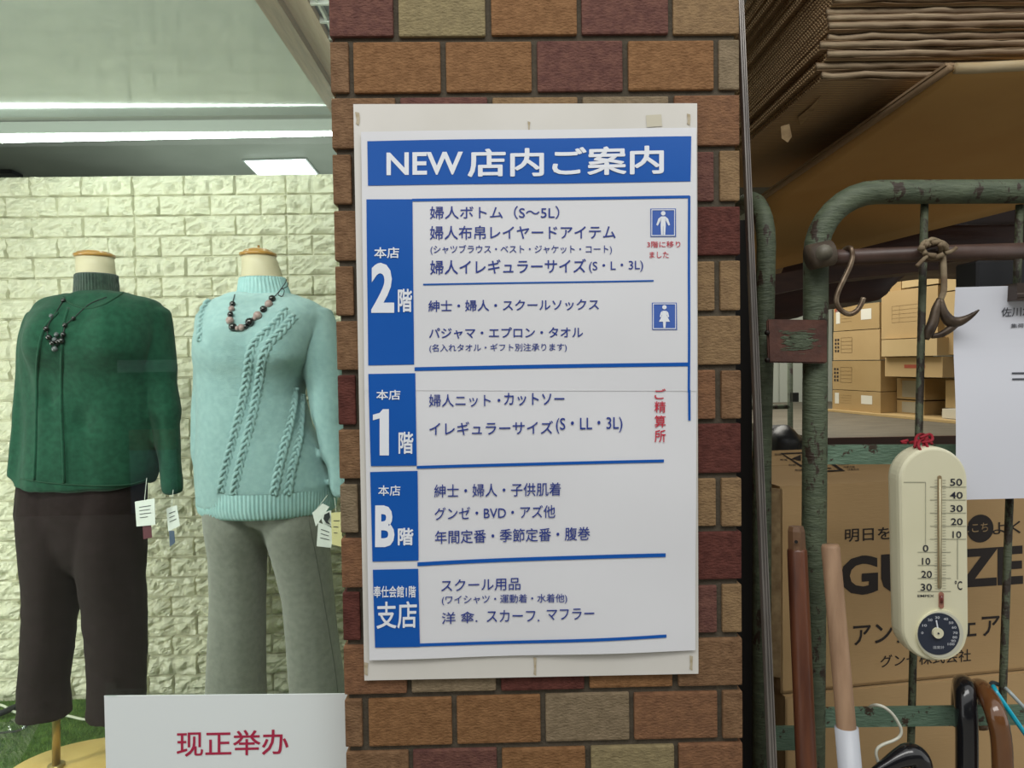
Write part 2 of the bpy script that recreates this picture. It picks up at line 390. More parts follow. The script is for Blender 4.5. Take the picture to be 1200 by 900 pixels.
def c1(x, y): return (400+x/2.7907, 110+y/2.7907)
def c2(x, y): return (400+x/2.3070, 420+y/2.3070)
def panel(pts, cf, m_=blue, par=s_up, name='printed_panel', mp=M1, nu=10, nv=10): return patch(name, [cf(*p) for p in pts], mp, m_, par, nu, nv)
panel(((85, 155), (1143, 140), (1140, 288), (87, 300)), c1, nu=20)
panel(((82, 345), (233, 345), (238, 885), (88, 888)), c1, nv=20)
panel(((73, 42), (200, 40), (204, 290), (80, 291)), c2, par=s_lo)
panel(((78, 307), (206, 304), (209, 546), (85, 548)), c2, par=s_lo)
panel(((86, 570), (208, 568), (213, 778), (92, 780)), c2, par=s_lo)
def rule(a, b, th, cf, par, sag=0):
    a = Vector(cf(*a)); b = Vector(cf(*b)); n = 16; vs = []; fs = []
    for i in range(n+1):
        u = i/n; p = a.lerp(b, u); y = p.y+sag*math.sin(math.pi*u)
        if abs(b.x-a.x) > abs(b.y-a.y): vs += [M1(p.x, y-th/2), M1(p.x, y+th/2)]
        else: vs += [M1(p.x-th/2, p.y), M1(p.x+th/2, p.y)]
    for i in range(n): k = 2*i; fs.append((k, k+1, k+3, k+2))
    return emit('printed_line', vs, fs, blue, par)
rule((232, 348), (1138, 338), 3.2, c1, s_up); rule((1136, 336), (1136, 975), 2.8, c1, s_up); rule((940, 85), (941, 168), 2.8, c2, s_lo)
rule((268, 624), (1021, 611.5), 1.9, c1, s_up, 0); rule((198, 29), (941, 16), 4.4, c2, s_up, -.5); rule((204, 294.5), (872, 277), 3.4, c2, s_lo, -.6)
rule((206, 556), (877, 532), 4.4, c2, s_lo, -1.5); rule((213, 773), (878, 749), 3.6, c2, s_lo, 1.2)
def T(s, x0, x1, t0, b0, cf, mt, par, dt=0, bold=.006, mp=M1):
    a = cf(x0, t0); b = cf(x0, b0); c = cf(x1, t0+dt); d = cf(x1, b0+dt)
    lettering(s, (a[0], c[0], a[1], b[1], c[1], d[1]), mp, mt, par, bold)
U, Lw = s_up, s_lo
T('NEW', 148, 398, 193, 267, c1, whitep, U, -2, .02, M2); T('店内ご案内', 413, 1053, 181, 274, c1, whitep, U, -11, .024, M2)
T('本店', 108, 190, 502, 538, c1, whitep, U, 0, .018, M2); T('2', 98, 173, 553, 716, c1, whitep, U, 0, .03, M2); T('階', 185, 232, 638, 714, c1, whitep, U, 0, .026, M2)
T('婦人ボトム（S～5L）', 290, 713, 368, 411, c1, navy, U, -2, .008); T('婦人布帛レイヤードアイテム', 290, 897, 433, 478, c1, navy, U, -4, .010)
T('(シャツブラウス・ベスト・ジャケット・コート)', 292, 885, 495, 527, c1, navy, U, -2, .008)
T('婦人イレギュラーサイズ', 291, 800, 545, 592, c1, navy, U, -6, .012); T('(S・L・3L)', 810, 987, 549, 586, c1, navy, U, -4)
T('紳士・婦人・スクールソックス', 285, 842, 676, 713, c1, navy, U, -6, .012); T('パジャマ・エプロン・タオル', 287, 790, 765, 801, c1, navy, U, -3, .012)
T('(名入れタオル・ギフト別注承ります)', 288, 737, 818, 847, c1, navy, U, -3)
T('3階に移り', 1000, 1108, 482, 503, c1, redp, U); T('ました', 1008, 1070, 516, 537, c1, redp, U)
T('本店', 95, 160, 85, 112, c2, whitep, Lw, 0, .018, M2); emit('lettering', [M2(*c2(86+43*u, 137+125*v)) for u, v in ((0, .24), (0, .12), (.42, .08), (.62, 0), (1, 0), (1, 1), (.42, 1), (.42, .2))], [[7, 6, 5, 4, 3, 2, 1, 0]], whitep, Lw); T('階', 155, 195, 198, 258, c2, whitep, Lw, 0, .022, M2)
T('婦人ニット・', 237, 430, 97, 131, c2, navy, Lw, -1); T('カットソー', 440, 603, 93, 127, c2, navy, Lw, 0, .012)
T('イレギュラーサイズ', 238, 572, 172, 208, c2, navy, Lw, -4, .008); T('(S・LL・3L)', 580, 760, 161, 203, c2, navy, Lw, -3)
for i, ch in enumerate('ご精算所'): T(ch, 847, 877, (82, 116, 154, 193)[i], (110, 147, 187, 227)[i], c2, redp, Lw, 0, .012)
T('本店', 100, 160, 343, 371, c2, whitep, Lw, 0, .014, M2); T('B', 92, 144, 397, 509, c2, whitep, Lw, 0, .035, M2); T('階', 153, 195, 458, 505, c2, whitep, Lw, 0, .03, M2)
T('紳士・婦人・子供肌着', 251, 593, 341, 377, c2, navy, Lw, -7); T('グンゼ・BVD・アズ他', 252, 578, 403, 438, c2, navy, Lw, -8); T('年間定番・季節定番・腹巻', 253, 672, 466, 502, c2, navy, Lw, -12)
T('奉仕会館1階', 88, 202, 613, 645, c2, whitep, Lw, 0, .02, M2); T('支店', 96, 205, 656, 729, c2, whitep, Lw, -2, .016, M2)
T('スクール用品', 270, 484, 598, 631, c2, navy, Lw, -6); T('(ワイシャツ・運動着・水着他)', 272, 610, 640, 667, c2, navy, Lw, -6, .008)
T('洋 傘.', 272, 368, 686, 718, c2, navy, Lw, -4); T('スカーフ.', 393, 535, 680, 712, c2, navy, Lw, -2); T('マフラー', 555, 683, 676, 706, c2, navy, Lw, -3)
# pictograms
def icon(x0, y0, x1, y1, woman):
    o = patch('pictogram', [c1(x0, y0), c1(x1, y0), c1(x1+1, y1), c1(x0+1, y1)], M1, lblue, s_up, 2, 2)
    def pl(pts): emit('pictogram_figure', [M2(*c1(x0+(x1-x0)*u, y0+(y1-y0)*v)) for u, v in pts], [list(range(len(pts)))[::-1]], whitep, s_up)
    pl([(.5+.09*math.cos(q*.5236), .17+.08*math.sin(q*.5236)) for q in range(12)])
    if woman:
        pl([(.43, .30), (.57, .30), (.60, .48), (.72, .70), (.56, .70), (.54, .93), (.46, .93), (.44, .70), (.28, .70), (.40, .48)])
        pl([(.42, .30), (.35, .36), (.31, .52), (.36, .54), (.41, .42)]); pl([(.58, .30), (.65, .36), (.69, .52), (.64, .54), (.59, .42)])
    else:
        pl([(.42, .28), (.58, .28), (.60, .60), (.58, .93), (.51, .93), (.505, .62), (.495, .62), (.49, .93), (.42, .93), (.40, .60)])
        pl([(.42, .28), (.31, .36), (.23, .58), (.29, .61), (.40, .42)]); pl([(.58, .28), (.69, .36), (.77, .58), (.71, .61), (.60, .42)])
    for a, b, c, d in ((.04, .03, .96, .06), (.04, .94, .96, .97), (.04, .03, .07, .97), (.93, .03, .96, .97)): pl([(a, b), (c, b), (c, d), (a, d)])
icon(1010, 376, 1093, 468, 0); icon(1015, 683, 1096, 772, 1)
# old tape and stains on the backing board
stain = mat('tape_stain', 'a89a7c', .6, col2='c4bba6', scale=120); tapem = mat('clear_tape', 'c9c4b0', .3)
bmap = lambda px, py: at(px, py, -.0072)
for x, y, a, b in ((419, 131, 4, 16), (620, 142, 3, 14), (807, 133, 4, 14), (429, 776, 5, 16), (627, 770, 3.5, 22), (810, 768, 4, 18), (425, 200, 1.5, 60), (427, 300, 1.2, 50)):
    pts = [(x-a/2+random.uniform(-1, 1), y), (x+a/2, y+1), (x+a/2+random.uniform(-1, 1), y+b*.5), (x+a/2-.5, y+b), (x-a/2, y+b-2), (x-a/2+.8, y+b*.6)]
    emit('tape_residue', [bmap(*p) for p in pts], [list(range(6))[::-1]], stain, PO)
patch('tape', [(757, 135), (775, 134), (776, 148), (758, 149)], bmap, tapem, PO, 1, 1)

# ================================================================== sign card in the window
YC = .0545
cc = [at(122, 815.5, YC), at(440, 812.5, YC), at(440, 1010, YC), at(127, 1010, YC)]
CA = thing('sale_card', at(270, 1010, YC), 'pale grey card with red lettering fixed on the window glass', 'sign')
MB().prism(cc, (0, .0012, 0)).out('card', mat('card_white', 'e8f0f0', .5, bump=.03, bscale=20), CA)
lettering('现正举办', (207, 338, 857, 887, 854.5, 884), lambda a, b: at(a, b, YC-.0006), mat('card_red', 'b02348', .5), CA, .012)
patch('plastic_tab', [(123, 800), (136, 799.5), (136.5, 816), (123.5, 816)], lambda a, b: at(a, b, YC-.0008), glass('tab_clear', (.85, .9, .86, 1), 1.5), CA, 1, 1)
for xx in (170, 330): patch('tape', [(xx, 990), (xx+25, 990), (xx+25, 1016), (xx, 1016)], lambda a, b: at(a, b, YC-.0008), tapem, CA, 1, 1)

# ================================================================== MANNEQUINS
skinm = mat('mannequin_cream', 'bdb499', .5); woodcap = mat('cap_wood', '8e6228', .3, col2='b08440', scale=14, coat=.5); brass = mat('brass', 'a8945f', .35, metal=.7)
basem = mat('base_plywood', 'c9a860', .45, col2='d6b870', scale=8, coat=.3)
def sec(Y, py, xl, xr, ry, dy=0):
    a = at(xl, py, Y); b = at(xr, py, Y); return ((a.x+b.x)/2, Y+dy, (a.z+b.z)/2, (b.x-a.x)/2, ry)
def seclist(Y, L): return [sec(Y, *l) for l in L]
def arm(Y, L):   # (py, xl, xr, dy)
    P = []; Rd = []
    for py, xl, xr, dy in L:
        P.append(at((xl+xr)/2, py, Y+dy)); r_ = (xr-xl)/2*pxm(Y); Rd.append(r_)
    return P, Rd
def ribbed(name, secs, n, amp, material, parent):
    N = n*4; vs = []; fs = []
    for (cx, cy, z, rx, ry) in secs:
        for k in range(N):
            q = 2*math.pi*k/N; e_ = 1+amp*math.cos(n*q); vs.append((cx+rx*e_*math.cos(q), cy+ry*e_*math.sin(q), z))
    for i in range(len(secs)-1):
        for k in range(N): fs.append((i*N+k, i*N+(k+1) % N, (i+1)*N+(k+1) % N, (i+1)*N+k))
    fs.append([(len(secs)-1)*N+k for k in range(N)])
    return emit(name, vs, fs, material, parent, True)
def folds(amp, fx, fz, seed):
    def d(p): return amp*noise.noise(Vector((p.x*fx+seed, p.y*fx, p.z*fz)))+amp*.5*noise.noise(Vector((p.x*fx*2.3, p.y*fx*2+seed, p.z*fz*2.1)))
    return d
def bust(Y, spots, base):
    cs = [(at(x, y, Y-d), a, w_) for x, y, d, a, w_ in spots]
    def f(p):
        h = base(p)
        for c, a, w_ in cs:
            q = p-c; h += a*math.exp(-(q.x*q.x+q.y*q.y*.4)/(w_*w_)-((q.z/(w_*.75))**2 if q.z < 0 else (q.z/(w_*1.5))**2))
        return h
    return f
def trouser_folds(seed, knee):
    def d(p):
        t = p.z-FL; k = math.exp(-((t-.12)/.12)**2)+knee*math.exp(-((t-.5)/.15)**2)
        return .004*noise.noise(Vector((p.x*9+seed, p.y*9, p.z*3)))+.011*k*noise.noise(Vector((p.x*5+seed, p.y*5, p.z*22+p.x*14)))
    return d
def necklace(parent, tree, pts, cords, mats, r0, cordm):
    nk = thing('necklace', hit(tree, *pts[0][:2], .008)); nk.parent = parent; nk.location = WLOC[nk.name]-WLOC[parent.name]
    for c in cords:
        P = []
        for x, y in c:
            h = hit(tree, x, y, .005)
            if h: P.append(h)
        MB().tube(smooth_path(P, 4), .0013, 6).out('cord', cordm, nk, True)
    for (x, y, r_, mi) in pts:
        h = hit(tree, x, y, .008)
        if h is None: continue
        bm = bmesh.new(); bmesh.ops.create_icosphere(bm, subdivisions=2, radius=r_*r0)
        for v in bm.verts: v.co = v.co*(1+.12*noise.noise(v.co*160+Vector((x, y, 0))))+h
        emit_bm('bead', bm, mats[mi], nk, True)
    return nk

# --- green cardigan
Y1 = 1.30
g0 = at(120, 905, Y1); g0.z = FL+.004
MG = thing('mannequin', g0, 'mannequin in dark green cardigan and dark brown trousers, left of the two in the window', 'mannequin')
b = MB(); b.loft(seclist(Y1, [(358, 92, 134, .045), (340, 92, 134, .046), (325, 91, 134, .05), (312, 91, 132.5, .052), (300, 91, 131, .053)])); b.out('neck', skinm, MG, True)
b = MB(); b.loft(seclist(Y1, [(302, 90, 132, .056), (300.5, 89, 133, .058), (298.6, 89, 133, .058), (298, 92, 130, .054), (296.5, 93, 129, .052), (295, 98, 124, .04)])); b.out('neck_cap', woodcap, MG, True)
greenm = knit('green_knit', '153e2e', '1d4a38', 300, .25, sheen=.1); greend = knit('green_knit_dark', '25352e', '34473d', 200, .5, True)
trim_g = mat('green_trim', '123f2c', .9)
b = MB(); b.loft(seclist(Y1, [(568, 22, 176, .125), (550, 22, 180, .125), (500, 27, 181, .115), (460, 31, 181, .115), (420, 33, 186, .125), (395, 35, 190, .125), (370, 40, 190, .11), (357, 48, 184, .09), (351, 58, 172, .082), (347, 72, 156, .07), (344, 80, 148, .06)]), p=2.3)
P, Rd = arm(Y1, [(362, 50, 68, 0), (372, 35, 68, 0), (400, 28, 62, 0), (450, 20, 55, -.01), (500, 14, 48, -.02), (540, 9, 42, -.03), (562, 7, 38, -.035)]); b.tube(smooth_path(P, 3), [Rd[min(i//3, len(Rd)-1)] for i in range(len(P)*3-2)], 20)
P, Rd = arm(Y1, [(360, 160, 182, 0), (370, 160, 196, 0), (400, 165, 201.5, 0), (450, 172, 203.5, -.005), (500, 182, 206, -.01), (540, 187, 209, -.015), (577, 193, 212, -.02)]); b.tube(smooth_path(P, 3), [Rd[min(i//3, len(Rd)-1)] for i in range(len(P)*3-2)], 20)
cg = remeshed('cardigan', b, greenm, MG, .008, 4, bust(Y1, ((60, 405, .10, .055, .075), (128, 405, .12, .05, .08), (58, 470, .1, -.012, .02), (95, 500, .12, -.014, .03)), folds(.018, 8, 2.2, 1.0))); tg = bvh(cg)
ribbed('turtleneck', seclist(Y1, [(356, 84, 142, .062), (345, 88.5, 138, .055), (330, 89.5, 136.5, .055), (323, 90, 136, .056), (321.5, 92, 134, .054), (323, 94, 132, .052)]), 44, .018, greend, MG)
def surf_path(tree, pts, off=.001, k=7):
    o = []
    P = smooth_path([Vector((x, y, 0)) for x, y in pts], k)
    for p in P:
        h = hit(tree, p.x, p.y, off)
        if h and (not o or (h-o[-1]).length < .06): o.append(h)
    return o
MB().tube(surf_path(tg, [(74, 348), (83, 356), (100, 361), (118, 358), (135, 349), (148, 340)]), .0028, 8).out('neckline_trim', trim_g, cg, True)
MB().tube(surf_path(tg, [(80, 361), (74, 385), (72, 430), (72, 480), (74, 530), (75, 566)]), .0042, 8).out('front_edge', greenm, cg, True)
MB().tube(surf_path(tg, [(68, 366), (52, 385), (44, 420), (43, 470), (42, 520), (40, 563)]), .0042, 8).out('front_edge', greenm, cg, True)
MB().tube(surf_path(tg, [(24, 561), (60, 566), (110, 569), (150, 568), (172, 562)]), .0022, 8).out('hem_trim', trim_g, cg, True)
blk = mat('bead_black', '17181a', .25, coat=.4); gry = mat('bead_grey', '54585c', .3); mau = mat('bead_mauve', '8c7775', .35, col2='a08c88', scale=90); cordm = mat('cord_black', '1b1d1f', .6)
necklace(MG, tg, [(54, 385, 1, 0), (57, 395, 1.1, 0), (64, 398, .9, 1), (61, 402, 1, 0), (68, 400, 1, 0), (64, 409, 1.1, 1), (74, 392, 1, 0), (72, 399, 1.2, 0), (76, 381, .9, 0), (86, 373, .8, 0), (60, 370, .8, 1), (74, 352, .9, 0), (66, 392, .9, 1)],
         [[(84, 338), (76, 348), (68, 362), (60, 374), (55, 385), (57, 395), (64, 408)], [(144, 337), (125, 348), (105, 356), (88, 371), (77, 381), (73, 393), (66, 406)]], [blk, gry], .0075, cordm)
darkp = knit('dark_trousers', '1d1413', '241a1b', 500, .1, rough=.85, sheen=.02)
b = MB(); b.loft(seclist(Y1, [(560, 24, 172, .105), (600, 20, 168, .11), (635, 27, 168, .10), (655, 31, 165, .08), (668, 36, 160, .055)]))
b.loft(seclist(Y1, [(838, 22, 82, .075), (800, 24, 78, .072), (764, 27, 83, .075), (720, 30, 87, .08), (680, 31, 95, .10), (645, 29, 100, .112), (610, 26, 104, .112), (570, 28, 100, .10)]), n=28)
b.loft(seclist(Y1, [(838, 104, 170, .078), (800, 105, 170, .075), (764, 103, 171, .078), (720, 101, 170, .082), (680, 97, 166, .10), (645, 93, 168, .112), (610, 90, 168, .112), (570, 92, 170, .10)]), n=28)
remeshed('trousers', b, darkp, MG, .008, 4, trouser_folds(2, .4))
b = MB(); q = at(66, 900, Y1); q.z = FL+.03; MB().tube([Vector((q.x, Y1, FL+.028)), at(66, 800, Y1)], .0115, 16).out('pole', brass, MG, True)
MB().tube([Vector((q.x, Y1, FL+.028)), Vector((q.x, Y1, FL+.036))], .024, 20).out('flange', brass, MG, True)
b = MB(); b.loft([(q.x+.13, Y1-.02, FL+.004, .268, .2), (q.x+.13, Y1-.02, FL+.024, .268, .2), (q.x+.13, Y1-.02, FL+.028, .264, .196)], n=64); b.out('base', basem, MG)
# price tags
tagw = mat('tag_white', 'd6dad6', .5); tagy = mat('tag_yellow', 'd8cf9a', .5); tagb = mat('tag_blue', '46566e', .5); tagr = mat('tag_maroon', '5a2a34', .5); ink = mat('tag_ink', '3a4046', .6); strm = mat('string_white', 'cfd4cc', .7)
def swing_tag(parent, pts, Y, m_, lines=3, knot=None):
    P = [at(x, y, Y) for x, y in pts]; o = MB().prism(P, (0, .0012, 0)).out('price_tag', m_, parent)
    if lines:
        TL, TR, BR, BL = [Vector((x, y)) for x, y in pts]
        for i in range(lines):
            v = .25+.55*i/lines; a = TL.lerp(BL, v).lerp(TR.lerp(BR, v), .2); c = TL.lerp(BL, v).lerp(TR.lerp(BR, v), random.uniform(.55, .85))
            MB().tube([at(a.x, a.y, Y-.001), at(c.x, c.y, Y-.001)], .0009, 4).out('tag_print', ink, o)
    if knot: MB().tube([at(*knot, Y), (P[0]+P[1])/2], .0008, 5).out('tag_string', strm, parent)
swing_tag(MG, [(158, 588), (181, 584), (182, 615), (160, 617)], 1.18, tagw, 4, (172, 560))
swing_tag(MG, [(167, 616), (177, 615), (178, 630), (168, 632)], 1.185, tagr, 0)
swing_tag(MG, [(195, 596), (207, 592), (211, 616), (197, 623)], 1.2, tagw, 3, (203, 574))
swing_tag(MG, [(198, 622), (204, 622), (205, 636), (199, 641)], 1.2, tagb, 0)

# --- teal jumper
Y2 = 1.25
t0_ = at(322, 905, Y2); t0_.z = FL+.004
MT = thing('mannequin', t0_, 'mannequin in pale teal cable-knit jumper and grey trousers, nearest the brick pillar', 'mannequin')
b = MB(); b.loft(seclist(Y2, [(352, 284, 334, .045), (338, 284, 334, .045), (325, 283.5, 331, .052), (310, 284, 326, .05), (299, 283.5, 321.5, .05)])); b.out('neck', skinm, MT, True)
b = MB(); b.loft(seclist(Y2, [(300.5, 282, 323, .054), (299, 281.5, 323.5, .056), (297.3, 281.5, 323.5, .056), (296.5, 285, 320, .05), (294, 287, 318, .047), (292, 292, 313, .03)])); b.out('neck_cap', woodcap, MT, True)
MB().tube([at(303, 293, Y2), at(303, 287.5, Y2)], .004, 10).out('cap_knob', woodcap, MT, True)
teal = knit('teal_knit', '98bfc2', 'a6cccd', 130, .8, dist=.003); teal2 = mat('teal_rib', '8fb4b6', .9, col2='99bcbe', scale=60, bump=.3, bscale=300)
b = MB(); b.loft(seclist(Y2, [(588, 235, 392, .13), (565, 234, 392, .14), (530, 234, 380, .145), (500, 235, 364, .145), (463, 236, 355, .145), (425, 236, 362, .15), (395, 236, 378, .14), (373, 238, 384, .115), (360, 243, 376, .09), (353, 251, 364, .08), (349, 262, 352, .068), (346, 268, 347, .062)]), p=2.3)
P, Rd = arm(Y2, [(362, 246, 266, 0), (373, 231, 264, 0), (400, 230.5, 262, 0), (450, 227, 257, .01), (500, 224, 252, .015), (545, 227, 250, .02), (585, 232, 252, .02)]); b.tube(smooth_path(P, 3), [Rd[min(i//3, len(Rd)-1)] for i in range(len(P)*3-2)], 20)
P, Rd = arm(Y2, [(362, 350, 372, 0), (372, 350, 390, 0), (400, 356, 398, -.02), (450, 360, 402, -.035), (500, 370, 406, -.05), (545, 384, 412, -.06), (580, 392, 414, -.065)]); b.tube(smooth_path(P, 3), [Rd[min(i//3, len(Rd)-1)] for i in range(len(P)*3-2)], 20)
def tf(p): return folds(.006, 7, 3, 5.0)(p)
jp = remeshed('jumper', b, teal, MT, .008, 2, bust(Y2, ((262, 410, .12, .045, .075), (325, 410, .13, .042, .08)), tf)); tt = bvh(jp)
ribbed('collar', seclist(Y2, [(356, 268, 350, .072), (350, 275, 342, .062), (340, 279.5, 338, .057), (328, 281, 334, .055), (325.5, 282, 333, .054), (328, 284.5, 330, .051)]), 40, .028, teal2, MT)
ribbed('hem_band', [(c[0], c[1], c[2], c[3]*1.01, c[4]*1.01) for c in seclist(Y2, [(580, 234, 393, .138), (570, 233.5, 393.5, .142), (588, 234, 393, .14), (596, 236, 392, .134), (599, 240, 388, .13)])][1:], 110, .009, teal2, MT)
def cable(paths):
    for P in paths:
        C_ = surf_path(tt, P, .001, 10)
        if len(C_) < 6: continue
        L_ = 0; o = MB(); ST = [[], [], []]
        for i, p in enumerate(C_):
            if i: L_ += (p-C_[i-1]).length
            t = (C_[min(i+1, len(C_)-1)]-C_[max(i-1, 0)]).normalized(); nn = (EYE-p).normalized(); side = t.cross(nn).normalized()
            for k in range(3):
                ph = L_/.062*2*math.pi+k*2*math.pi/3; ST[k].append(p+side*math.sin(ph)*.0085+nn*(.0028*math.sin(2*ph)-.0028))
        for k in range(3): o.tube(smooth_path(ST[k], 2), .0056, 8)
        o.out('knit_cable', teal, jp, True)
cable([[(336, 362), (322, 380), (304, 396), (294, 412), (289, 445), (282, 480), (272, 520), (263, 555), (259, 577)],
       [(345, 370), (330, 388), (316, 402), (308, 420), (303, 450), (297, 482), (288, 520), (279, 555), (274, 580)],
       [(345, 455), (342, 485), (335, 515), (327, 548), (321, 580)], [(353, 462), (352, 492), (349, 520), (342, 550), (337, 580)],
       [(246, 353), (239, 364), (236, 382), (235, 400)]])
NP = [(233, 245, 1, 0), (229, 263, 1, 1), (225, 285, 1, 0), (223, 307, 1.3, 1), (234, 331, 1.3, 0), (250, 336, .8, 1), (266, 333, 1.1, 1), (281, 330, .8, 0), (298, 314, 1.5, 0), (314, 300, .7, 1), (327, 288, 1.4, 1), (350, 265, 1.2, 0), (369, 245, 1.3, 1), (382, 225, 1.2, 0)]
necklace(MT, tt, [(200+x/3.214, 280+y/3.214, r_, k) for x, y, r_, k in NP],
         [[(280, 335), (275, 345), (272.5, 355)]], [blk, mau], .0088, cordm)
# cord and bow at the shoulder
nk = [c for c in MT.children if c.name.startswith('necklace')][0]
for P in ([(319, 350), (324, 345), (329, 339), (334, 332), (336, 327)], [(329, 339), (326, 345), (331, 347), (333, 340), (329, 338)], [(329, 339), (336, 336), (338, 331)]):
    MB().tube(smooth_path([at(x, y, Y2-.075) for x, y in P], 4), .0013, 6).out('cord', cordm, nk, True)
greyp = knit('grey_trousers', '6f716a', '7a7c74', 420, .12, rough=.85)
b = MB(); b.loft(seclist(Y2, [(585, 240, 384, .105), (606, 243, 384, .10), (618, 248, 382, .07)]))
b.loft(seclist(Y2, [(885, 240, 312, .08), (812, 243, 311, .075), (760, 245, 311, .075), (700, 247, 311, .08), (650, 247, 311, .095), (615, 243, 316, .112), (590, 241, 318, .112)]), n=28, p=2.2)
b.loft(seclist(Y2, [(885, 346, 414, .08), (812, 341, 405, .075), (760, 337, 398, .075), (700, 331, 391, .08), (650, 319, 386, .095), (615, 309, 386, .112), (590, 304, 385, .112)]), n=28, p=2.2)
tr = remeshed('trousers', b, greyp, MT, .008, 2, trouser_folds(9, .1)); tb = bvh(tr)
MB().tube(surf_path(tb, [(361, 606), (372, 660), (384, 730), (392, 780), (396, 812)]), .0013, 6).out('seam', mat('seam_grey', '5c5e58', .9), tr, True)
MB().tube([Vector((at(280, 880, Y2).x, Y2, FL+.028)), at(280, 780, Y2)], .0115, 16).out('pole', brass, MT, True)
b = MB(); qx = at(330, 905, Y2).x; b.loft([(qx, Y2-.02, FL+.004, .2, .19), (qx, Y2-.02, FL+.024, .2, .19), (qx, Y2-.02, FL+.028, .196, .186)], n=64); b.out('base', basem, MT)
swing_tag(MT, [(366, 601), (378, 590), (386, 594), (370, 617)], 1.08, tagw, 0, (384, 580)); swing_tag(MT, [(375, 602), (388, 598), (390, 616), (380, 620)], 1.075, tagw, 0)
swing_tag(MT, [(373, 612), (392, 620), (388, 642), (371, 640)], 1.07, tagw, 3); swing_tag(MT, [(388, 601), (400, 600), (401, 641), (389, 638)], 1.06, tagy, 3, (392, 583))
emit('tag_print', [at(x, y, 1.068) for x, y in ((380, 603), (386, 600), (387, 606), (384, 611), (388, 615), (382, 613), (379, 608))], [list(range(7))[::-1]], mat('ink_black', '22262a', .6), MT)

# --- bits on the turf
def onfloor(pts, z): return smooth_path([atz(x, y, FL+z) for x, y in pts], 5)
o = MB().tube(onfloor([(-40, 822), (0, 826), (16, 834), (40, 837), (60, 836), (80, 839), (100, 843), (116, 839), (126, 835), (160, 832)], .022), .0045, 8).out('power_cord', mat('cable_white', 'cfd4c0', .4), None, True)
tag(o, 'white power cord running across the green turf behind the sale card', 'cord')
o = MB().tube(onfloor([(-30, 842), (0, 836), (14, 830), (25, 826)], .03), .011, 10).out('black_strap', mat('strap_black', '20242a', .5), None, True); tag(o, 'black padded strap lying on the turf at the left edge', 'strap')
o = MB().tube(onfloor([(-20, 862), (8, 858), (22, 856), (33, 849), (30, 843), (15, 845)], .02), .004, 8).out('looped_cable', mat('strap_black', '20242a', .5), None, True); tag(o, 'thin black looped cord lying beside the clear plastic bag', 'cable')
vs = []; fs = []; n = 22; cB_ = [atz(-45, 848, FL+.01), atz(48, 846, FL+.01), atz(18, 905, FL+.01), atz(-60, 905, FL+.01)]
for j in range(n+1):
    for i in range(n+1):
        u = i/n; v = j/n; p = (cB_[0]*(1-u)+cB_[1]*u)*(1-v)+(cB_[3]*(1-u)+cB_[2]*u)*v
        h = (.012+.045*abs(noise.noise(Vector((u*5, v*5, 2))))+.02*abs(noise.noise(Vector((u*14, v*14, 5)))))*min(1, 6*min(u, 1-u, v, 1-v)+.15); vs.append(p+Vector((0, 0, h)))
for j in range(n):
    for i in range(n): a = j*(n+1)+i; fs.append((a, a+n+1, a+n+2, a+1))
o = emit('plastic_bag', vs, fs, glass('bag_clear', (.82, .88, .85, 1), 1.9, .12)); tag(o, 'crumpled clear plastic bag on the turf in the bottom left corner', 'bag')

# ================================================================== RIGHT SIDE: roll cage
cageg = painted('cage_green', '47523f', '59644e', '33271d', .56, 42); cagel = painted('cage_green_light', '58735f', '66806c', '3c3024', .58, 55, (1, 1, 1))
rustm = mat('rust_plate', '452a22', .6, col2='5a382c', scale=45, bump=.35, bscale=150); rodm = painted('rod_green', '454c38', '525a44', '2e261c', .50, 60)
YC1 = .08; YC2 = .15
px_ = at(953, 560, YC1).x
def vert(px, py0, Y, z1, z0):      # upright line through one photo point
    x = at(px, py0, Y).x; return Vector((x, Y, z1)), Vector((x, Y, z0))
RC = thing('roll_cage', (px_, YC1, .0), 'green painted rusty steel roll cage trolley standing right of the pillar', 'trolley')
r1 = 14*pxm(YC1)
top = at(1040, 225, YC1); XL = at(956, 320, YC1).x; ZT = top.z; XR = XL+.84
bend = [Vector((XL-.009, YC1, .14)), Vector((XL-.006, YC1, .8)), Vector((XL, YC1, ZT-.12))]+[Vector((XL+.085-.085*math.cos(q), YC1, ZT-.085+.085*math.sin(q))) for q in [i*math.pi/16 for i in range(9)]]
bend += [Vector((XR-.085, YC1, ZT-.004))]+[Vector((XR-.085+.085*math.sin(q), YC1, ZT-.089+.085*math.cos(q))) for q in [i*math.pi/16 for i in range(1, 9)]]+[Vector((XR, YC1, .14))]
MB().tube(bend, r1, 18).out('gate_frame', cageg, RC, True)
xl2 = at(898, 290, YC2).x; xb2 = at(893, 560, YC2).x; r2_ = 10.8*pxm(YC2); zt2 = at(895, 222, YC2).z
bend2 = [Vector((xb2-.006, YC2, .14)), Vector((xb2, YC2, 1.3)), Vector((xl2, YC2, zt2-.08))]+[Vector((xl2, YC2+.08-.08*math.cos(q), zt2-.08+.08*math.sin(q))) for q in [i*math.pi/12 for i in range(1, 7)]]+[Vector((xl2, YC2+.6, zt2)), Vector((xl2, YC2+.68, zt2-.08)), Vector((xl2, YC2+.68, .14))]
MB().tube(bend2, r2_, 16).out('side_frame', cageg, RC, True)
def flatbar(x0, y0, x1, y1, h0, Y, th, m_, name='cross_bar'):
    a = at(x0, y0, Y); b_ = at(x1, y1, Y); h = h0*pxm(Y)/2
    return MB().prism([a+Vector((0, 0, h)), b_+Vector((0, 0, h)), b_-Vector((0, 0, h)), a-Vector((0, 0, h))], (0, th, 0)).out(name, m_, RC)
flatbar(963, 533, 1250, 532, 23, YC1-.004, .006, cagel); flatbar(952, 842, 1250, 838, 23, YC1-.004, .006, cagel)
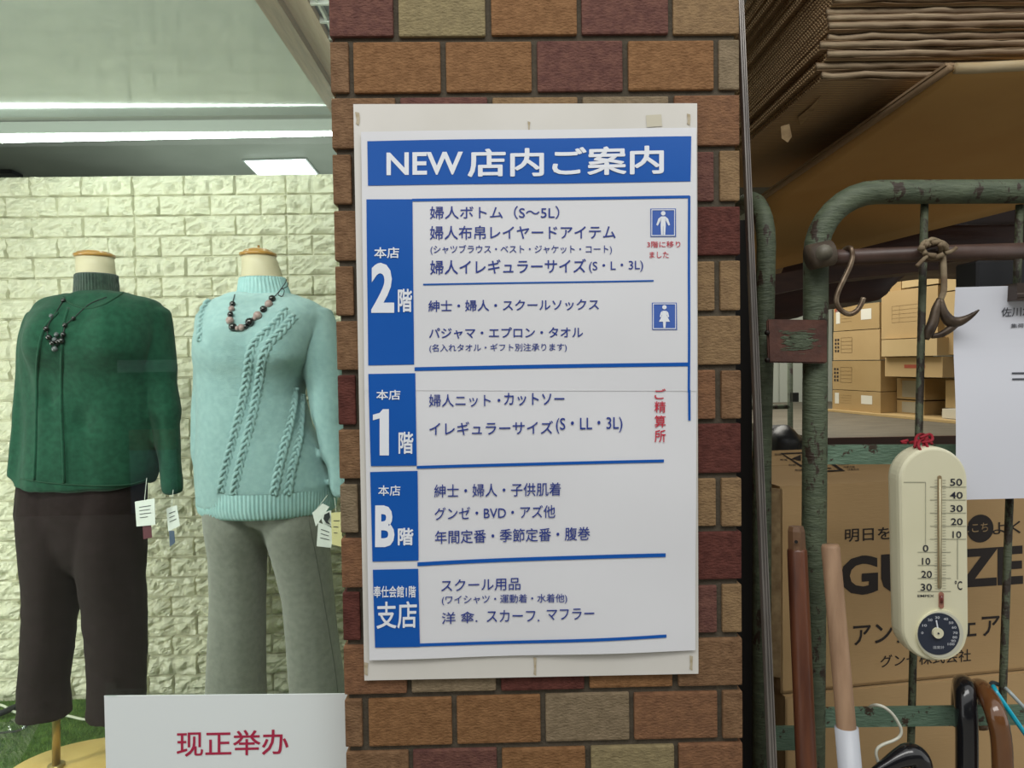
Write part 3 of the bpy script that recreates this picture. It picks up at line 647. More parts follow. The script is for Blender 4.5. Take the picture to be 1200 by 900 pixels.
flatbar(906, 866, 952, 866, 28, YC2, .006, cagel)
MB().tube([at(963, 526, YC1-.008), at(966, 545, YC1-.008)], .0035, 8).out('weld', rustm, RC, True)
for (xa, ya, xb, yb) in ((1083.5, 238, 1066, 930), (1195, 240, 1171, 930)):
    A = at(xa, ya, YC1+.008); B = at(xb, yb, YC1+.008); MB().tube([A, B, B+(B-A)*.28], 4.3*pxm(YC1), 10).out('rod', rodm, RC, True)
# hinge plate with worn green patch
pl = [at(x, y, YC1-.026) for x, y in ((899, 374), (970, 375), (970, 426), (901, 425))]
bm = bmesh.new(); tmp = MB().prism(pl, (0, .006, 0)); vv = [bm.verts.new(v) for v in tmp.v]
for f in tmp.f: bm.faces.new([vv[i] for i in f])
bmesh.ops.bevel(bm, geom=bm.edges[:], offset=.0018, segments=2, affect='EDGES'); hp = emit_bm('hinge_plate', bm, rustm, RC)
for k in range(90):
    cx = random.gauss(937, 12); cy = random.gauss(399, 7)
    if abs(cx-937) > 24 or abs(cy-400) > 16: continue
    l_ = random.uniform(5, 15)*(1-abs(cx-937)/30); hh = random.uniform(.5, 2.2)*(1-abs(cy-399)/20)
    emit('worn_paint', [at(x, y, YC1-.0264-k*.00001) for x, y in ((cx-l_, cy), (cx-l_*.3, cy-hh), (cx+l_, cy-.3), (cx+l_*.4, cy+hh))], [(3, 2, 1, 0)], cageg, hp)
for y in (390, 422): MB().tube([at(899, y, YC1-.027), at(899, y, YC1-.02)], .0035, 10).out('bolt', mat('bolt_dark', '241c18', .5, metal=.6), RC, True)
MB().prism([at(x, y, YC1+.02) for x, y in ((905, 385), (960, 385), (960, 415), (905, 415))], (0, .02, 0)).out('hinge_block', rustm, RC)
box('deck', (xb2-.01, YC1-.01, .14), (XR+.01, YC2+.7, .19), mat('deck_steel', '4b5348', .6), RC)
for x, y in ((XL, YC1+.03), (XR, YC1+.03), (XL, .8), (XR, .8)):
    MB().tube([(x-.012, y, .06), (x+.012, y, .06)], .06, 20).out('caster', mat('rubber_dark', '26262a', .6), RC, True)
    box('caster_fork', (x-.02, y-.02, .06), (x+.02, y+.02, .142), rustm, RC)
# brown pipe tied to the gate
YP2 = .05
pp = MB(); A = at(956, 303, YP2); B = at(1260, 292, YP2); pp.tube([A, A.lerp(B, .5)+Vector((0, 0, .001)), B], 9.5*pxm(YP2), 16)
PB = pp.out('brown_pipe', mat('pipe_brown', '3c2a22', .45, col2='554038', scale=20, bump=.2, coat=.1), None, True); tag(PB, 'dark brown pipe tied level across the top of the green cage', 'pipe')
cl = thing('pipe_clamp', at(962, 298, YP2), 'rusty round clamp joining brown pipe to the green cage post', 'clamp')
MB().tube([at(948, 302, YP2-.003), at(974, 296, YP2-.003)], 15*pxm(YP2), 16).out('clamp_collar', mat('clamp_rust', '453a30', .6, col2='5c5142', scale=40, bump=.4), cl, True)
MB().tube([at(965, 296, YP2-.012), at(966, 296, YP2-.024)], .0105, 12).out('clamp_bolt', mat('clamp_bolt', '6a6658', .5, col2='4a4438', scale=60), cl, True)
# S hook
pts = [(994, 302, .06), (990, 293, .05), (997, 291, .036), (999, 301, .033), (996, 312, .032), (990, 325, .032), (983, 340, .032), (980, 352, .032), (984, 362, .032), (994, 368, .032), (1003, 365, .032), (1009, 357, .032), (1012, 349, .032)]
o = MB().tube(smooth_path([at(*p) for p in pts], 5), 3.0*pxm(.03), 10).out('wire_hook', mat('hook_wire', '8a7a66', .35, metal=.6, col2='5c4a3a', scale=60), None, True); tag(o, 'bent wire S hook hanging from the brown pipe', 'hook')
# knot and cord with spiked clamp
kn = MB()
for i in range(9):
    a = random.uniform(0, 6.28); P = [at(1094+18*math.cos(a+j*.9)*random.uniform(.5, 1), 292+12*math.sin(a+j*.9)*random.uniform(.6, 1), .04-.012*math.cos(j*1.2)) for j in range(5)]
    kn.tube(smooth_path(P, 4), .0033, 7)
for p in (((1086, 300), (1078, 308), (1074, 312)), ((1108, 297), (1116, 294), (1121, 290)), ((1090, 288), (1086, 284), (1090, 281))): kn.tube(smooth_path([at(x, y, .03) for x, y in p], 4), .0025, 7)
KN = kn.out('knotted_cord', mat('cord_brown', '6a5842', .8, col2='8f8268', scale=50, bump=.5), None, True); tag(KN, 'knotted brown cord tied round the pipe and thin rod', 'cord')
sp = MB()
def blob(pts, rad): sp.tube(smooth_path([at(x, y, Yk) for x, y, Yk in pts], 4), [r_*pxm(.03) for i in range(len(rad)-1) for r_ in [rad[i]+(rad[i+1]-rad[i])*t/4 for t in range(4)]]+[rad[-1]*pxm(.03)], 10)
blob([(1101, 350, .03), (1097, 362, .03), (1094, 376, .03), (1089, 388, .03), (1086, 398, .03)], [3, 5, 6, 6, 2.5])
blob([(1102, 350, .03), (1106, 366, .028), (1113, 376, .027), (1123, 377, .025), (1133, 373, .02), (1141, 368, .015), (1147.5, 363, .012)], [3, 5, 7, 6, 4, 2.5, .8])
blob([(1120, 379, .028), (1111, 387, .028), (1102, 392, .03), (1092, 394, .03)], [5, 4.5, 3.5, 3])
SC = thing('spiked_clamp', at(1105, 398, .03), 'dark rusty metal clamp with a spike, hanging on a cord', 'clamp')
sp.out('clamp_body', mat('clamp_dark', '33281f', .45, col2='5a4c3c', scale=45, bump=.5, metal=.3), SC, True)
MB().tube(smooth_path([at(1105, 298, .036), at(1106, 320, .032), at(1106, 340, .03), at(1102, 352, .03)], 4), 3.4*pxm(.03), 10).out('hanging_cord', mat('cord_brown', '6a5842', .8), SC, True)

# leaning aluminium pole
al = mat('aluminium', '98938e', .35, metal=.6, col2='7c7874', scale=8, stretch=(40, 40, .4))
A = at(866.5, -40, .035); B = at(906, 900, -.002); D_ = (B-A).normalized(); B2 = A+D_*((A.z-.003)/-D_.z)
AP = thing('leaning_pole', B2, 'thin silver aluminium pole leaning beside the right edge of the pillar', 'pole')
sx = D_.cross(Vector((0, 1, 0))).normalized()
def bar3(a, b, w0, off, th, name, m_, par):
    return MB().prism([a+sx*(off-w0), a+sx*(off+w0), b+sx*(off+w0), b+sx*(off-w0)], (0, th, 0)).out(name, m_, par)
MB().prism([A-sx*.0032, A+sx*.0032, B2+sx*.0062, B2-sx*.0062], (0, .008, 0)).out('channel', al, AP); 
for o_ in (-.8, .1, .8): MB().prism([A+sx*(o_*.0032-.0005), A+sx*(o_*.0032+.0005), B2+sx*(o_*.0062+.0010), B2+sx*(o_*.0062-.0010)], (0, -.002, 0)).out('ridge', al, AP)
# wooden poles
def wpole(name, label, pts, rad, Ya, Yb, m_, n=20, group=None):
    (xa, ya), (xb, yb) = pts; A = at(xa, ya, Ya); B = at(xb, yb, Yb); D = (B-A).normalized(); B2 = A+D*((A.z-.004)/-D.z)
    o = thing(name, B2, label, 'pole'); b = MB(); q = A-D*.0; b.tube([q, q+D*.004, A.lerp(B2, .3), A.lerp(B2, .6), B2], [rad*.86, rad, rad*1.03, rad*1.05, rad*1.05], n); b.out('shaft', m_, o, n > 10)
    return o, A, B, D, B2
redwood = mat('red_brown_wood', '4c2a1d', .4, col2='693e28', scale=14, stretch=(4, 4, .6), bump=.25, bscale=60, coat=.15)
o, A, B, D, _ = wpole('wooden_pole', 'red-brown worn wooden pole with a hole near its bare top end', [(934, 642), (945, 900)], 11.3*pxm(.04), .035, .01, redwood)
barew = mat('bare_wood', '74563c', .55, col2='5a402c', scale=20, stretch=(4, 4, .6))
MB().tube([A-D*.028, A-D*.022, A+D*.004], [.0095, .0112, .0119], 8).out('bare_end', barew, o)
MB().tube([at(933, 635, .0232), at(933, 635, .0215)], .0023, 10).out('hole', mat('hole_black', '120e0c', .9), o)
MB().prism([at(x, y, .0138) for x, y in ((938, 771), (950, 769), (951, 775), (944, 775.5))], (0, .001, 0)).out('chip', mat('chip_pale', 'c09a5c', .6), o)
o, A, B, D, B2 = wpole('wooden_pole', 'pale bare wooden pole wrapped in white tape near the bottom', [(973, 638), (996, 900)], 10.6*pxm(.02), .02, -.01, mat('pale_wood', '8c6f55', .6, col2='a38468', scale=16, stretch=(4, 4, .5), bump=.3, bscale=80))
a = A+D*(at(992, 850, .0).z-A.z)/D.z; MB().tube([a, a+D*.3], 13.3*pxm(0), 20).out('white_tape', mat('tape_white', 'b9bdc4', .35), o, True)

# thermometer
YT = .0
cream = mat('cream_plastic', 'd6d3b4', .35, col2='dcd9bc', scale=8, coat=.2)
def stadium(k, Y):
    P = []
    for i in range(25): q = math.pi-math.pi*i/24; P.append(at(1094.5+40.5*k*math.cos(q), 563-39.5*k*math.sin(q), Y))
    for i in range(25): q = -math.pi*i/24; P.append(at(1097+39.5*k*math.cos(q), 737-38.5*k*math.sin(q), Y))
    return P
def rings(levels, name, m_, par, smooth=False):
    n = len(levels[0]); vs = [p for l in levels for p in l]; fs = []
    for i in range(len(levels)-1):
        for k in range(n): fs.append((i*n+k, i*n+(k+1) % n, (i+1)*n+(k+1) % n, (i+1)*n+k))
    fs.append(list(range(n))[::-1]); fs.append([(len(levels)-1)*n+k for k in range(n)])
    return emit(name, vs, fs, m_, par, smooth)
TH = thing('thermometer', at(1096, 775, .02), 'cream plastic wall thermometer with round humidity dial hanging on the cage', 'thermometer')
def off3(k, Y): # same real size at depth Y
    s = stadium(k, YT); return [Vector((p.x, Y, p.z)) for p in s]
tb_ = rings([off3(.97, .028), off3(1.0, .022), off3(1.0, .008), off3(.985, .003), off3(.94, .0), off3(.90, -.0005)][::-1], 'casing', cream, TH)
tm = lambda a, b: at(a, b, YT-.0012)
def c3(x, y): return (1030+x/3.106, 500+y/3.1034)
inkm = mat('print_black', '1e2230', .5); thin = mat('tick_grey', '9a9a86', .6)
def TT(s, x0, x1, t0, b0, m_=inkm, bold=.01, par=TH, mp=tm):
    a = c3(x0, t0); b = c3(x1, b0); lettering(s, (a[0], b[0], a[1], b[1], a[1], b[1]), mp, m_, par, bold)
for s, x0, x1, t0, b0 in (('50', 259, 303, 189, 215), ('40', 258, 305, 237, 262), ('30', 260, 305, 285, 310), ('20', 262, 305, 333, 358), ('10', 268, 300, 380, 405), ('0', 160, 180, 430, 455), ('10', 157, 187, 477, 502), ('20', 154, 193, 524, 550), ('30', 152, 193, 571, 597), ('°C', 276, 303, 560, 594), ('EMPEX', 141, 201, 611, 620)): TT(s, x0, x1, t0, b0)
tk = MB()
def tick(x0, x1, y, h=1.6):
    a = c3(x0, y-h/2); b = c3(x1, y+h/2); tk.add([tm(a[0], a[1]), tm(a[0], b[1]), tm(b[0], b[1]), tm(b[0], a[1])], [(0, 1, 2, 3)])
for i in range(9): y = 219+i*47.5; tick(186+(-45 if i > 4 else 0), 318 if i < 5 else 262, y, 2.2)
for i in range(80):
    y = 195+i*5.05
    if i % 2 == 0: tick(203, 214, y); tick(231, 244, y)
tick(90, 170, 202, 2.5); tick(285, 288, 480, 150); tick(169, 171, 315, 225)
tk.out('scale_marks', thin, TH)
def cyl_slot(x, y0, y1, wd, m_, name, dz=.0015):
    P = []
    for i in range(9): q = math.pi-math.pi*i/8; P.append(c3(x+wd*math.cos(q), y0+wd-wd*math.sin(q)))
    for i in range(9): q = -math.pi*i/8; P.append(c3(x+wd*math.cos(q), y1-wd-wd*math.sin(q)))
    return MB().prism([at(a, b, YT-.0008-dz) for a, b in P], (0, dz, 0)).out(name, m_, TH)
cyl_slot(222, 178, 590, 6.5, mat('slot_brown', '8c7a5c', .4), 'tube_slot'); cyl_slot(228, 602, 662, 8.5, mat('bulb_pink', '9c6c5a', .4), 'bulb_slot')
MB().tube([at(*c3(222, 190), -.0028), at(*c3(223, 586), -.0028)], .0011, 8).out('glass_tube', mat('tube_cream', 'c9c2a0', .15), TH, True)
MB().tube([at(*c3(227, 615), -.0028), at(*c3(228, 640), -.0028)], .002, 8).out('bulb', mat('bulb_red', '6a2e28', .2), TH, True)
def disc(cx, cy, r_, Y, th, m_, name, n=40): return MB().prism([at(*c3(cx+r_*math.cos(2*math.pi*i/n), cy+r_*math.sin(2*math.pi*i/n)), Y) for i in range(n)][::-1], (0, th, 0)).out(name, m_, TH)
disc(228, 757, 90, -.0035, .004, cream, 'dial_rim'); disc(224, 757, 84, -.0042, .001, mat('dial_edge', 'c6c6b4', .3), 'dial_edge'); disc(218, 754, 76, -.005, .001, mat('dial_navy', '2a3140', .4), 'dial_face')
tmd = lambda a, b: at(a, b, -.0053); dw = mat('dial_white', 'b8bcc2', .5)
for s, ang in (('0', 178), ('10', 150), ('20', 122), ('30', 95), ('40', 65), ('50', 42), ('60', 22), ('70', 2), ('80', -14), ('90', -28), ('100', -42)):
    q = math.radians(ang); cx = 218+60*math.cos(q); cy = 752-58*math.sin(q); h = 4.5; wd = 4.2*len(s)
    TT(s, cx-wd, cx+wd, cy-h, cy+h, dw, .02, TH, tmd)
TT('湿度計', 196, 238, 797, 808, dw, .01, TH, tmd)
MB().tube([at(*c3(217, 748), -.0075), at(*c3(209, 705), -.0075)], .0009, 6).out('needle', whitep, TH); disc(217, 752, 19, -.009, .0035, cream, 'hub')
MB().tube([at(*c3(217, 752), -.009), at(*c3(217, 752), -.0098)], .0012, 8).out('hub_pin', inkm, TH)
rd = mat('red_string', '8f1526', .7); b = MB()
for P in (((1066, 519, .03), (1075, 517, .02), (1086, 514, .05), (1092, 520, .03)), ((1072, 524, .01), (1074, 512, .03), (1080, 509, .06), (1086, 512, .04), (1082, 524, .01)), ((1078, 513, .02), (1090, 509, .02), (1092, 516, .01), (1080, 519, .015)), ((1062, 519, .03), (1056, 518, .03), (1064, 516, .03)), ((1084, 516, .02), (1087, 524, .005), (1089, 531, .003)), ((1078, 516, .02), (1076, 522, .005), (1080, 530, .003))):
    b.tube(smooth_path([at(*p) for p in P], 5), .0019, 8)
b.out('hanging_string', rd, TH, True)

# paper notice
YN = .035
def npm(off=0):
    def g(px, py):
        p = at(px, py, YN); p.y = YN-off+.006*math.exp(-((py-396)/60)**2)+.004*math.sin((px-1120)/60); return p
    return g
NT = thing('paper_notice', at(1160, 586, YN), 'plain white paper notice clipped to the cage right of the thermometer', 'notice')
patch('paper', [(1121, 336.5), (1300, 331), (1300, 583), (1120, 586)], npm(), mat('notice_paper', 'd6d9e2', .55), NT, 20, 24)
gk = mat('print_grey', '43464e', .6)
lettering('佐川急便', (1178, 1228, 360, 371, 358, 369), npm(.001), gk, NT, .01)
lettering('集荷受付', (1190, 1222, 379, 384, 378, 383), npm(.001), gk, NT, .01)
for y in (437.5, 444.5): patch('printed_line', [(1190, y-1), (1235, y-1.5), (1235, y+.5), (1190, y+1)], npm(.001), gk, NT, 2, 1)
cp = MB().tube([at(1189, 347, .028), at(1225, 345, .028)], .0055, 10); cp.box(tuple(at(1192, 352, .024)), tuple(at(1225, 334, .055))); cp.out('clip', mat('clip_dark', '4a403a', .4, metal=.5), NT)
o = bevel_box('black_case', tuple(at(1145, 345, .12)), tuple(at(1300, 303, .12)+Vector((0, .05, 0))), mat('case_black', '15171b', .6), None, .003); tag(o, 'black flat case showing above the white paper notice', 'case')

# white hanger, black knob, umbrellas, turquoise hanger
def c6(x, y): return (1000+x/6, 760+y/6)
wm = mat('white_coated_wire', 'd2d2c2', .3, coat=.3)
HG = thing('white_hanger', at(*c6(180, 900), .03), 'white plastic coated hanger hook in front of the lower green bar', 'hanger')
P = [(118, 412, .05), (128, 403, .045), (165, 397, .035), (215, 412, .03), (270, 455, .03), (315, 520, .03), (337, 575, .03), (325, 618, .03), (280, 648, .03), (215, 672, .03), (172, 700, .03), (160, 740, .03), (172, 790, .03), (190, 850, .03), (205, 900, .03)]
MB().tube(smooth_path([at(*c6(x, y), Y) for x, y, Y in P], 4), [2.0e-3]*((len(P)-1)*4+1), 12).out('hook', wm, HG, True)
p_ = at(1034, 912, .03); MB().tube(smooth_path([p_+Vector((-.18, 0, -.10)), p_+Vector((-.03, 0, -.01)), p_, p_+Vector((.03, 0, -.01)), p_+Vector((.18, 0, -.10))], 5), .004, 10).out('shoulder_bar', wm, HG, True)
glossk = mat('gloss_black', '17181c', .18, coat=.6)
b = MB(); b.tube(smooth_path([at(1024, 905, .02), at(1040, 896, .02), at(1055, 888, .02), at(1068, 884, .02), at(1077, 890, .02), at(1080, 905, .02), at(1078, 930, .02)], 4), [(5+min(8, i*.8))*pxm(.02) for i in range(25)], 14)
o = thing('walking_cane', (at(1078, 930, .02).x, .02, .0), 'walking cane with rounded glossy black handle at the bottom edge below the white hanger', 'cane'); b.out('handle', glossk, o, True)
e_ = at(1078, 930, .02); MB().tube([e_, (e_.x, .02, .005)], .009, 12).out('shaft', glossk, o, True)
def umbrella(label, pts, rad, m_):
    P = smooth_path([at(*p) for p in pts], 5); e_ = P[-1]
    o = thing('umbrella', (e_.x, e_.y, .28), label, 'umbrella')
    MB().tube(P, rad, 16).out('crook_handle', m_, o, True)
    MB().tube([e_, Vector((e_.x, e_.y, .30))], .005, 8).out('shaft', mat('steel', '9a9a9a', .3, metal=.9), o, True)
    b = MB(); b.loft([(e_.x, e_.y, .30, .006, .006), (e_.x, e_.y, .5, .017, .017), (e_.x, e_.y, e_.z-.14, .019, .019), (e_.x, e_.y, e_.z-.08, .012, .012)], n=16); b.out('folded_canopy', mat('canopy_navy', '24283a', .7), o, True)
umbrella('umbrella with glossy black crook handle hooked over the green bar', [(1127, 850, .125), (1127, 815, .122), (1128, 803, .10), (1130, 806, .06), (1132, 830, .045), (1133, 860, .042), (1133, 905, .042), (1133, 960, .045)], 12.2*pxm(.045), glossk)
umbrella('umbrella with glossy brown wooden crook handle, rightmost one', [(1150, 850, .125), (1143, 818, .12), (1146, 806, .09), (1155, 812, .05), (1166, 835, .02), (1173, 865, .015), (1175, 905, .015), (1175, 960, .02)], 11.5*pxm(.02), mat('gloss_brown', '5e3a20', .15, col2='7d5430', scale=12, stretch=(1, 1, .3), coat=.8))
TQ = thing('turquoise_hanger', at(1195, 862, .03), 'turquoise plastic hanger in the bottom right corner', 'hanger'); tq = mat('turquoise_plastic', '12a9c4', .25, coat=.4)
MB().tube([at(1164, 804, .045), at(1168, 812, .035), at(1200, 858, .03), at(1260, 945, .03)], 2.8*pxm(.03), 10).out('arm', tq, TQ, True)
MB().tube(smooth_path([at(1172, 803, .10), at(1163, 800, .07), at(1161, 806, .05), at(1165, 812, .04)], 4), 2.6*pxm(.03), 10).out('hook', mat('hook_dark', '20303a', .4), TQ, True)
WH = thing('pale_hanger', at(1195, 840, .06), 'pale grey hanger arm beside the turquoise hanger', 'hanger')
MB().tube([at(1178, 806, .07), at(1186, 814, .06), at(1200, 829, .055), at(1260, 890, .055)], 2.2*pxm(.06), 10).out('arm', mat('pale_plastic', 'a8b4b4', .25), WH, True)

# ================================================================== cardboard
card = mat('cardboard', 'b8986a', .85, col2='c2a274', scale=3, bump=.15, bscale=12, bstretch=(1, 30, 30)); card_in = mat('cardboard_flute', 'bda27a', .9); card_old = mat('cardboard_old', '8c7458', .88, col2='9c8466', scale=5, bump=.3, bscale=40)
card_edge = mat('cardboard_edge', 'b59c74', .85, col2='8c7352', scale=60)
card_warm = mat('cardboard_warm', 'b48a4e', .85, col2='be965a', scale=4, bump=.15, bscale=12, bstretch=(30, 1, 1)); inkb = mat('carton_ink', '2a2320', .7)
# big carton in the cage
ang = R(8.5); CL = at(914, 573, .215); ux = Vector((math.cos(ang), math.sin(ang), 0)); uy = Vector((-math.sin(ang), math.cos(ang), 0)); uz = Vector((0, 0, 1))
zb1 = on_plane(CL, uy)(955, 812).z
def carton(name, label, P0, wd, dp, zt, zb, m_=card, open_top=False, cat='box', group=None, parent_pts=None, ux=ux, uy=uy):
    P0 = Vector((P0.x, P0.y, zb)); T0 = .004
    o = thing(name, P0+ux*wd/2+uy*dp/2, label, cat, group)
    def pan(nm, a, b, c, d, n_): return MB().prism([a, b, c, d], n_).out(nm, m_, o)
    H = uz*(zt-zb)
    pan('panel', P0, P0+ux*wd, P0+ux*wd+H, P0+H, uy*T0); pan('panel', P0+uy*dp, P0+ux*wd+uy*dp, P0+ux*wd+uy*dp+H, P0+uy*dp+H, -uy*T0)
    pan('panel', P0, P0+uy*dp, P0+uy*dp+H, P0+H, ux*T0); pan('panel', P0+ux*wd, P0+ux*wd+uy*dp, P0+ux*wd+uy*dp+H, P0+ux*wd+H, -ux*T0)
    pan('panel', P0, P0+ux*wd, P0+ux*wd+uy*dp, P0+uy*dp, uz*T0)
    g = .0015
    pan('top_flap', P0+H, P0+H+ux*wd, P0+H+ux*wd+uy*(dp/2-g), P0+H+uy*(dp/2-g), uz*T0); pan('top_flap', P0+H+uy*(dp/2+g), P0+H+ux*wd+uy*(dp/2+g), P0+H+ux*wd+uy*dp, P0+H+uy*dp, uz*T0)
    return o
BX = carton('carton', 'large brown cardboard carton with bold black lettering behind the cage bars', CL, .62, .40, CL.z, zb1+.004)
fm = on_plane(CL-uy*.0006, uy)
def c4(x, y): return (870+x/2.195, 490+y/2.195)
def G(s, x0, x1, t0, b0, slope, bold, mt=inkb, mp=fm, par=BX):
    a = c4(x0, t0); b_ = c4(x0, b0); c = c4(x1, t0+slope*(x1-x0)); d = c4(x1, b0+slope*(x1-x0)); lettering(s, (a[0], c[0], a[1], b_[1], c[1], d[1]), mp, mt, par, bold)
G('明日を', 264, 382, 286, 319, -.055, .012); G('もっと', 396, 500, 282, 312, -.055, .012)
uvE = []
for i in range(32): q = 2*math.pi*i/32; a = c4(612+34*math.cos(q), 284-.05*34*math.cos(q)+36*math.sin(q)); uvE.append(fm(*a))
emit('printed_oval', uvE, [list(range(32))[::-1]], inkb, BX)
fm2 = on_plane(CL-uy*.0012, uy)
G('ここち', 566, 632, 272, 295, -.05, .012, card_edge, fm2); G('よく', 644, 716, 268, 300, -.055, .012)
G('GUNZE', 252, 722, 357, 458, -.0655, .036)
G('アンダーウェア', 285, 662, 527, 587, -.072, .014); G('グンゼ株式会社', 355, 588, 610, 642, -.07, .008)
# top print
tmz = lambda a, b: atz(a, b, CL.z+.0052)
def c8(x, y): return (880+x/6, 500+y/6)
def tpoly(pts): emit('printed_mark', [tmz(*c8(*p)) for p in pts], [list(range(len(pts)))[::-1]], inkb, BX)
tpoly([(205, 185), (360, 180), (362, 188), (228, 193), (360, 272), (356, 285)]); tpoly([(545, 250), (570, 250), (662, 310), (500, 318), (500, 308), (620, 302)]); tpoly([(285, 225), (330, 205), (352, 195), (352, 240)]); tpoly([(505, 286), (560, 288), (568, 294), (505, 294)])
tpoly([(480, 252), (525, 254), (520, 266), (480, 268)])
for i, (a, b_) in enumerate(((165, 188), (205, 225), (265, 262), (310, 298))): lettering('取扱', (880+a/6, 880+(a+52)/6, 500+b_/6, 500+(b_+13)/6, 500+b_/6, 500+(b_+13)/6), tmz, inkb, BX, .01)
for i, (a, b_) in enumerate(((610, 255), (650, 275), (680, 292))): lettering('注意天地', (880+a/6, 880+(a+80)/6, 500+b_/6, 500+(b_+14)/6, 500+b_/6, 500+(b_+14)/6), tmz, inkb, BX, .01)
# side flap hanging at the left corner
fl = MB().prism([CL-uy*.001, CL-uy*.001-ux*.016+uy*.012, CL-uy*.001-ux*.018+uy*.012-uz*.3, CL-uy*.001-uz*.3], (.001, .003, 0)); fl.out('torn_flap', card_edge, BX)
carton('carton', 'plain brown carton under the large lettered carton', CL-uy*.006+ux*.004, .62, .41, zb1-.002, zb1-.34)
carton('carton', 'bottom plain brown carton resting on the cage deck', CL+ux*.01, .62, .40, zb1-.35, .192)
S_ = MB().prism([on_plane(CL-uy*.008, uy)(x, y) for x, y in ((914, 815), (1240, 787), (1240, 792), (914, 822))], uy*.002)

# flattened boxes stacked overhead
YSf = .18; sc_ = at(962, 92, YSf); SX = sc_.x; SZ = sc_.z; print('stack', sc_)
def board(wd, dp, seed):
    b = MB(); n = 40; rs = random.Random(seed)
    def sheet_(z0, z1, j):
        vs = []; fs = []
        for i in range(n+1):
            x = wd*i/n; e_ = .004*noise.noise(Vector((x*22, seed*3.1+j, 0)))+.0022*noise.noise(Vector((x*70, seed, j))); dz = .0014*noise.noise(Vector((x*15, seed*2, j)))
            vs += [(x, e_, z0+dz), (x, e_, z1+dz), (x, dp, z0), (x, dp, z1)]
        for i in range(n):
            k = 4*i; fs += [(k, k+4, k+5, k+1), (k+1, k+5, k+7, k+3), (k, k+2, k+6, k+4), (k+2, k+3, k+7, k+6)]
        fs += [(0, 1, 3, 2), (4*n, 4*n+2, 4*n+3, 4*n+1)]; b.add(vs, fs)
    sheet_(0, .0007, 0); sheet_(.0050, .0057, 1)
    return b
def flute(wd, dp, seed):
    b = MB(); vs = []; fs = []; per = .0072; m_ = int(dp/per*4); 
    for i in range(m_+1):
        y = .004+i*per/4; h = .0028+.0021*math.sin(i*math.pi/2+seed)
        vs += [(-.0006, y, h-.0005), (-.0006, y, h+.0005), (wd*.995, y, h+.0004), (wd*.995, y, h-.0003)]
    for i in range(m_):
        k = 4*i; fs += [(k, k+1, k+5, k+4), (k+1, k+2, k+6, k+5), (k, k+4, k+7, k+3)]
    b.add(vs, fs); return b
WS = .95; DS = .66
fold_m = mat('worn_box_edge', '6f5b46', .88, col2='a8967a', scale=9, stretch=(.6, 3, 14), bump=.4, bscale=60, lo=.42, hi=.66)
proto = []
for s in range(4):
    r0 = thing('flattened_box', (0, 0, 0)); tag(r0, 'x', 'flattened box', 'flattened brown boxes in the overhead stack')
    for lay in (0, 1):
        bb = board(WS, DS, s*2+lay); o = emit('board', bb.v, bb.f, card_old, r0); o.location.z += lay*.0062
        ff = flute(WS, DS, s+lay); f = emit('flute', ff.v, ff.f, card_in, o); f.location.z = 0; 
    fe_ = MB(); P = [Vector((WS*i/60, -.0012+.0045*noise.noise(Vector((i*.35, s*5.1, 0)))+.002*noise.noise(Vector((i*1.3, s, 4))), .0060+.0014*noise.noise(Vector((i*.3, s*3.3, 9))))) for i in range(61)]
    fe_.tube(P, [(.0046+.0012*noise.noise(Vector((i*.5, s, 2))), .0042) for i in range(61)], 8); fe_.out('folded_edge', fold_m, r0, True)
    proto.append(r0)
used = set(); NS = 22; ords = ['lowest', 'second from the bottom', 'third from the bottom', 'fourth from the bottom', 'fifth from the bottom', 'sixth from the bottom', 'seventh from the bottom', 'eighth from the bottom', 'ninth from the bottom', 'tenth from the bottom']+[w_+' from the bottom' for w_ in 'eleventh twelfth thirteenth fourteenth fifteenth sixteenth seventeenth eighteenth nineteenth twentieth'.split()]+['second from the very top', 'topmost']
for i in range(NS):
    s = i % 4; o = proto[s] if s not in used else copy_tree(proto[s]); used.add(s)
    o.location = (SX+random.uniform(-.006, .008)+(.010 if i > 3 else 0), YSf+random.uniform(-.010, .010)-i*.0006, SZ+.0005+i*.0131); o.rotation_euler = (0, 0, R(random.uniform(-.5, .5)))
    if i < 22: o['label'] = 'flattened corrugated box with ragged edges, '+ords[i]+' in the overhead stack'
    else: o['label'] = 'flattened corrugated box high in the overhead stack, near the top of the picture'
# torn paper liner hanging from stack underside
tl = [atz(x, y, SZ-.002) for x, y in ((935, 137), (951, 124), (962, 112), (953, 130), (944, 140), (938, 146))]
o = MB().prism(tl, (0, 0, -.001)).out('torn_liner', card_edge); tag(o, 'torn strip of paper liner hanging under the corner of the box stack', 'paper scrap')
o2 = MB().prism([at(x, y, .28) for x, y in ((915, 148), (925, 145), (928, 160), (923, 167), (916, 162))], (.001, .002, 0)).out('torn_flap_scrap', card_edge); tag(o2, 'small curled scrap of torn cardboard under the box stack', 'cardboard scrap')
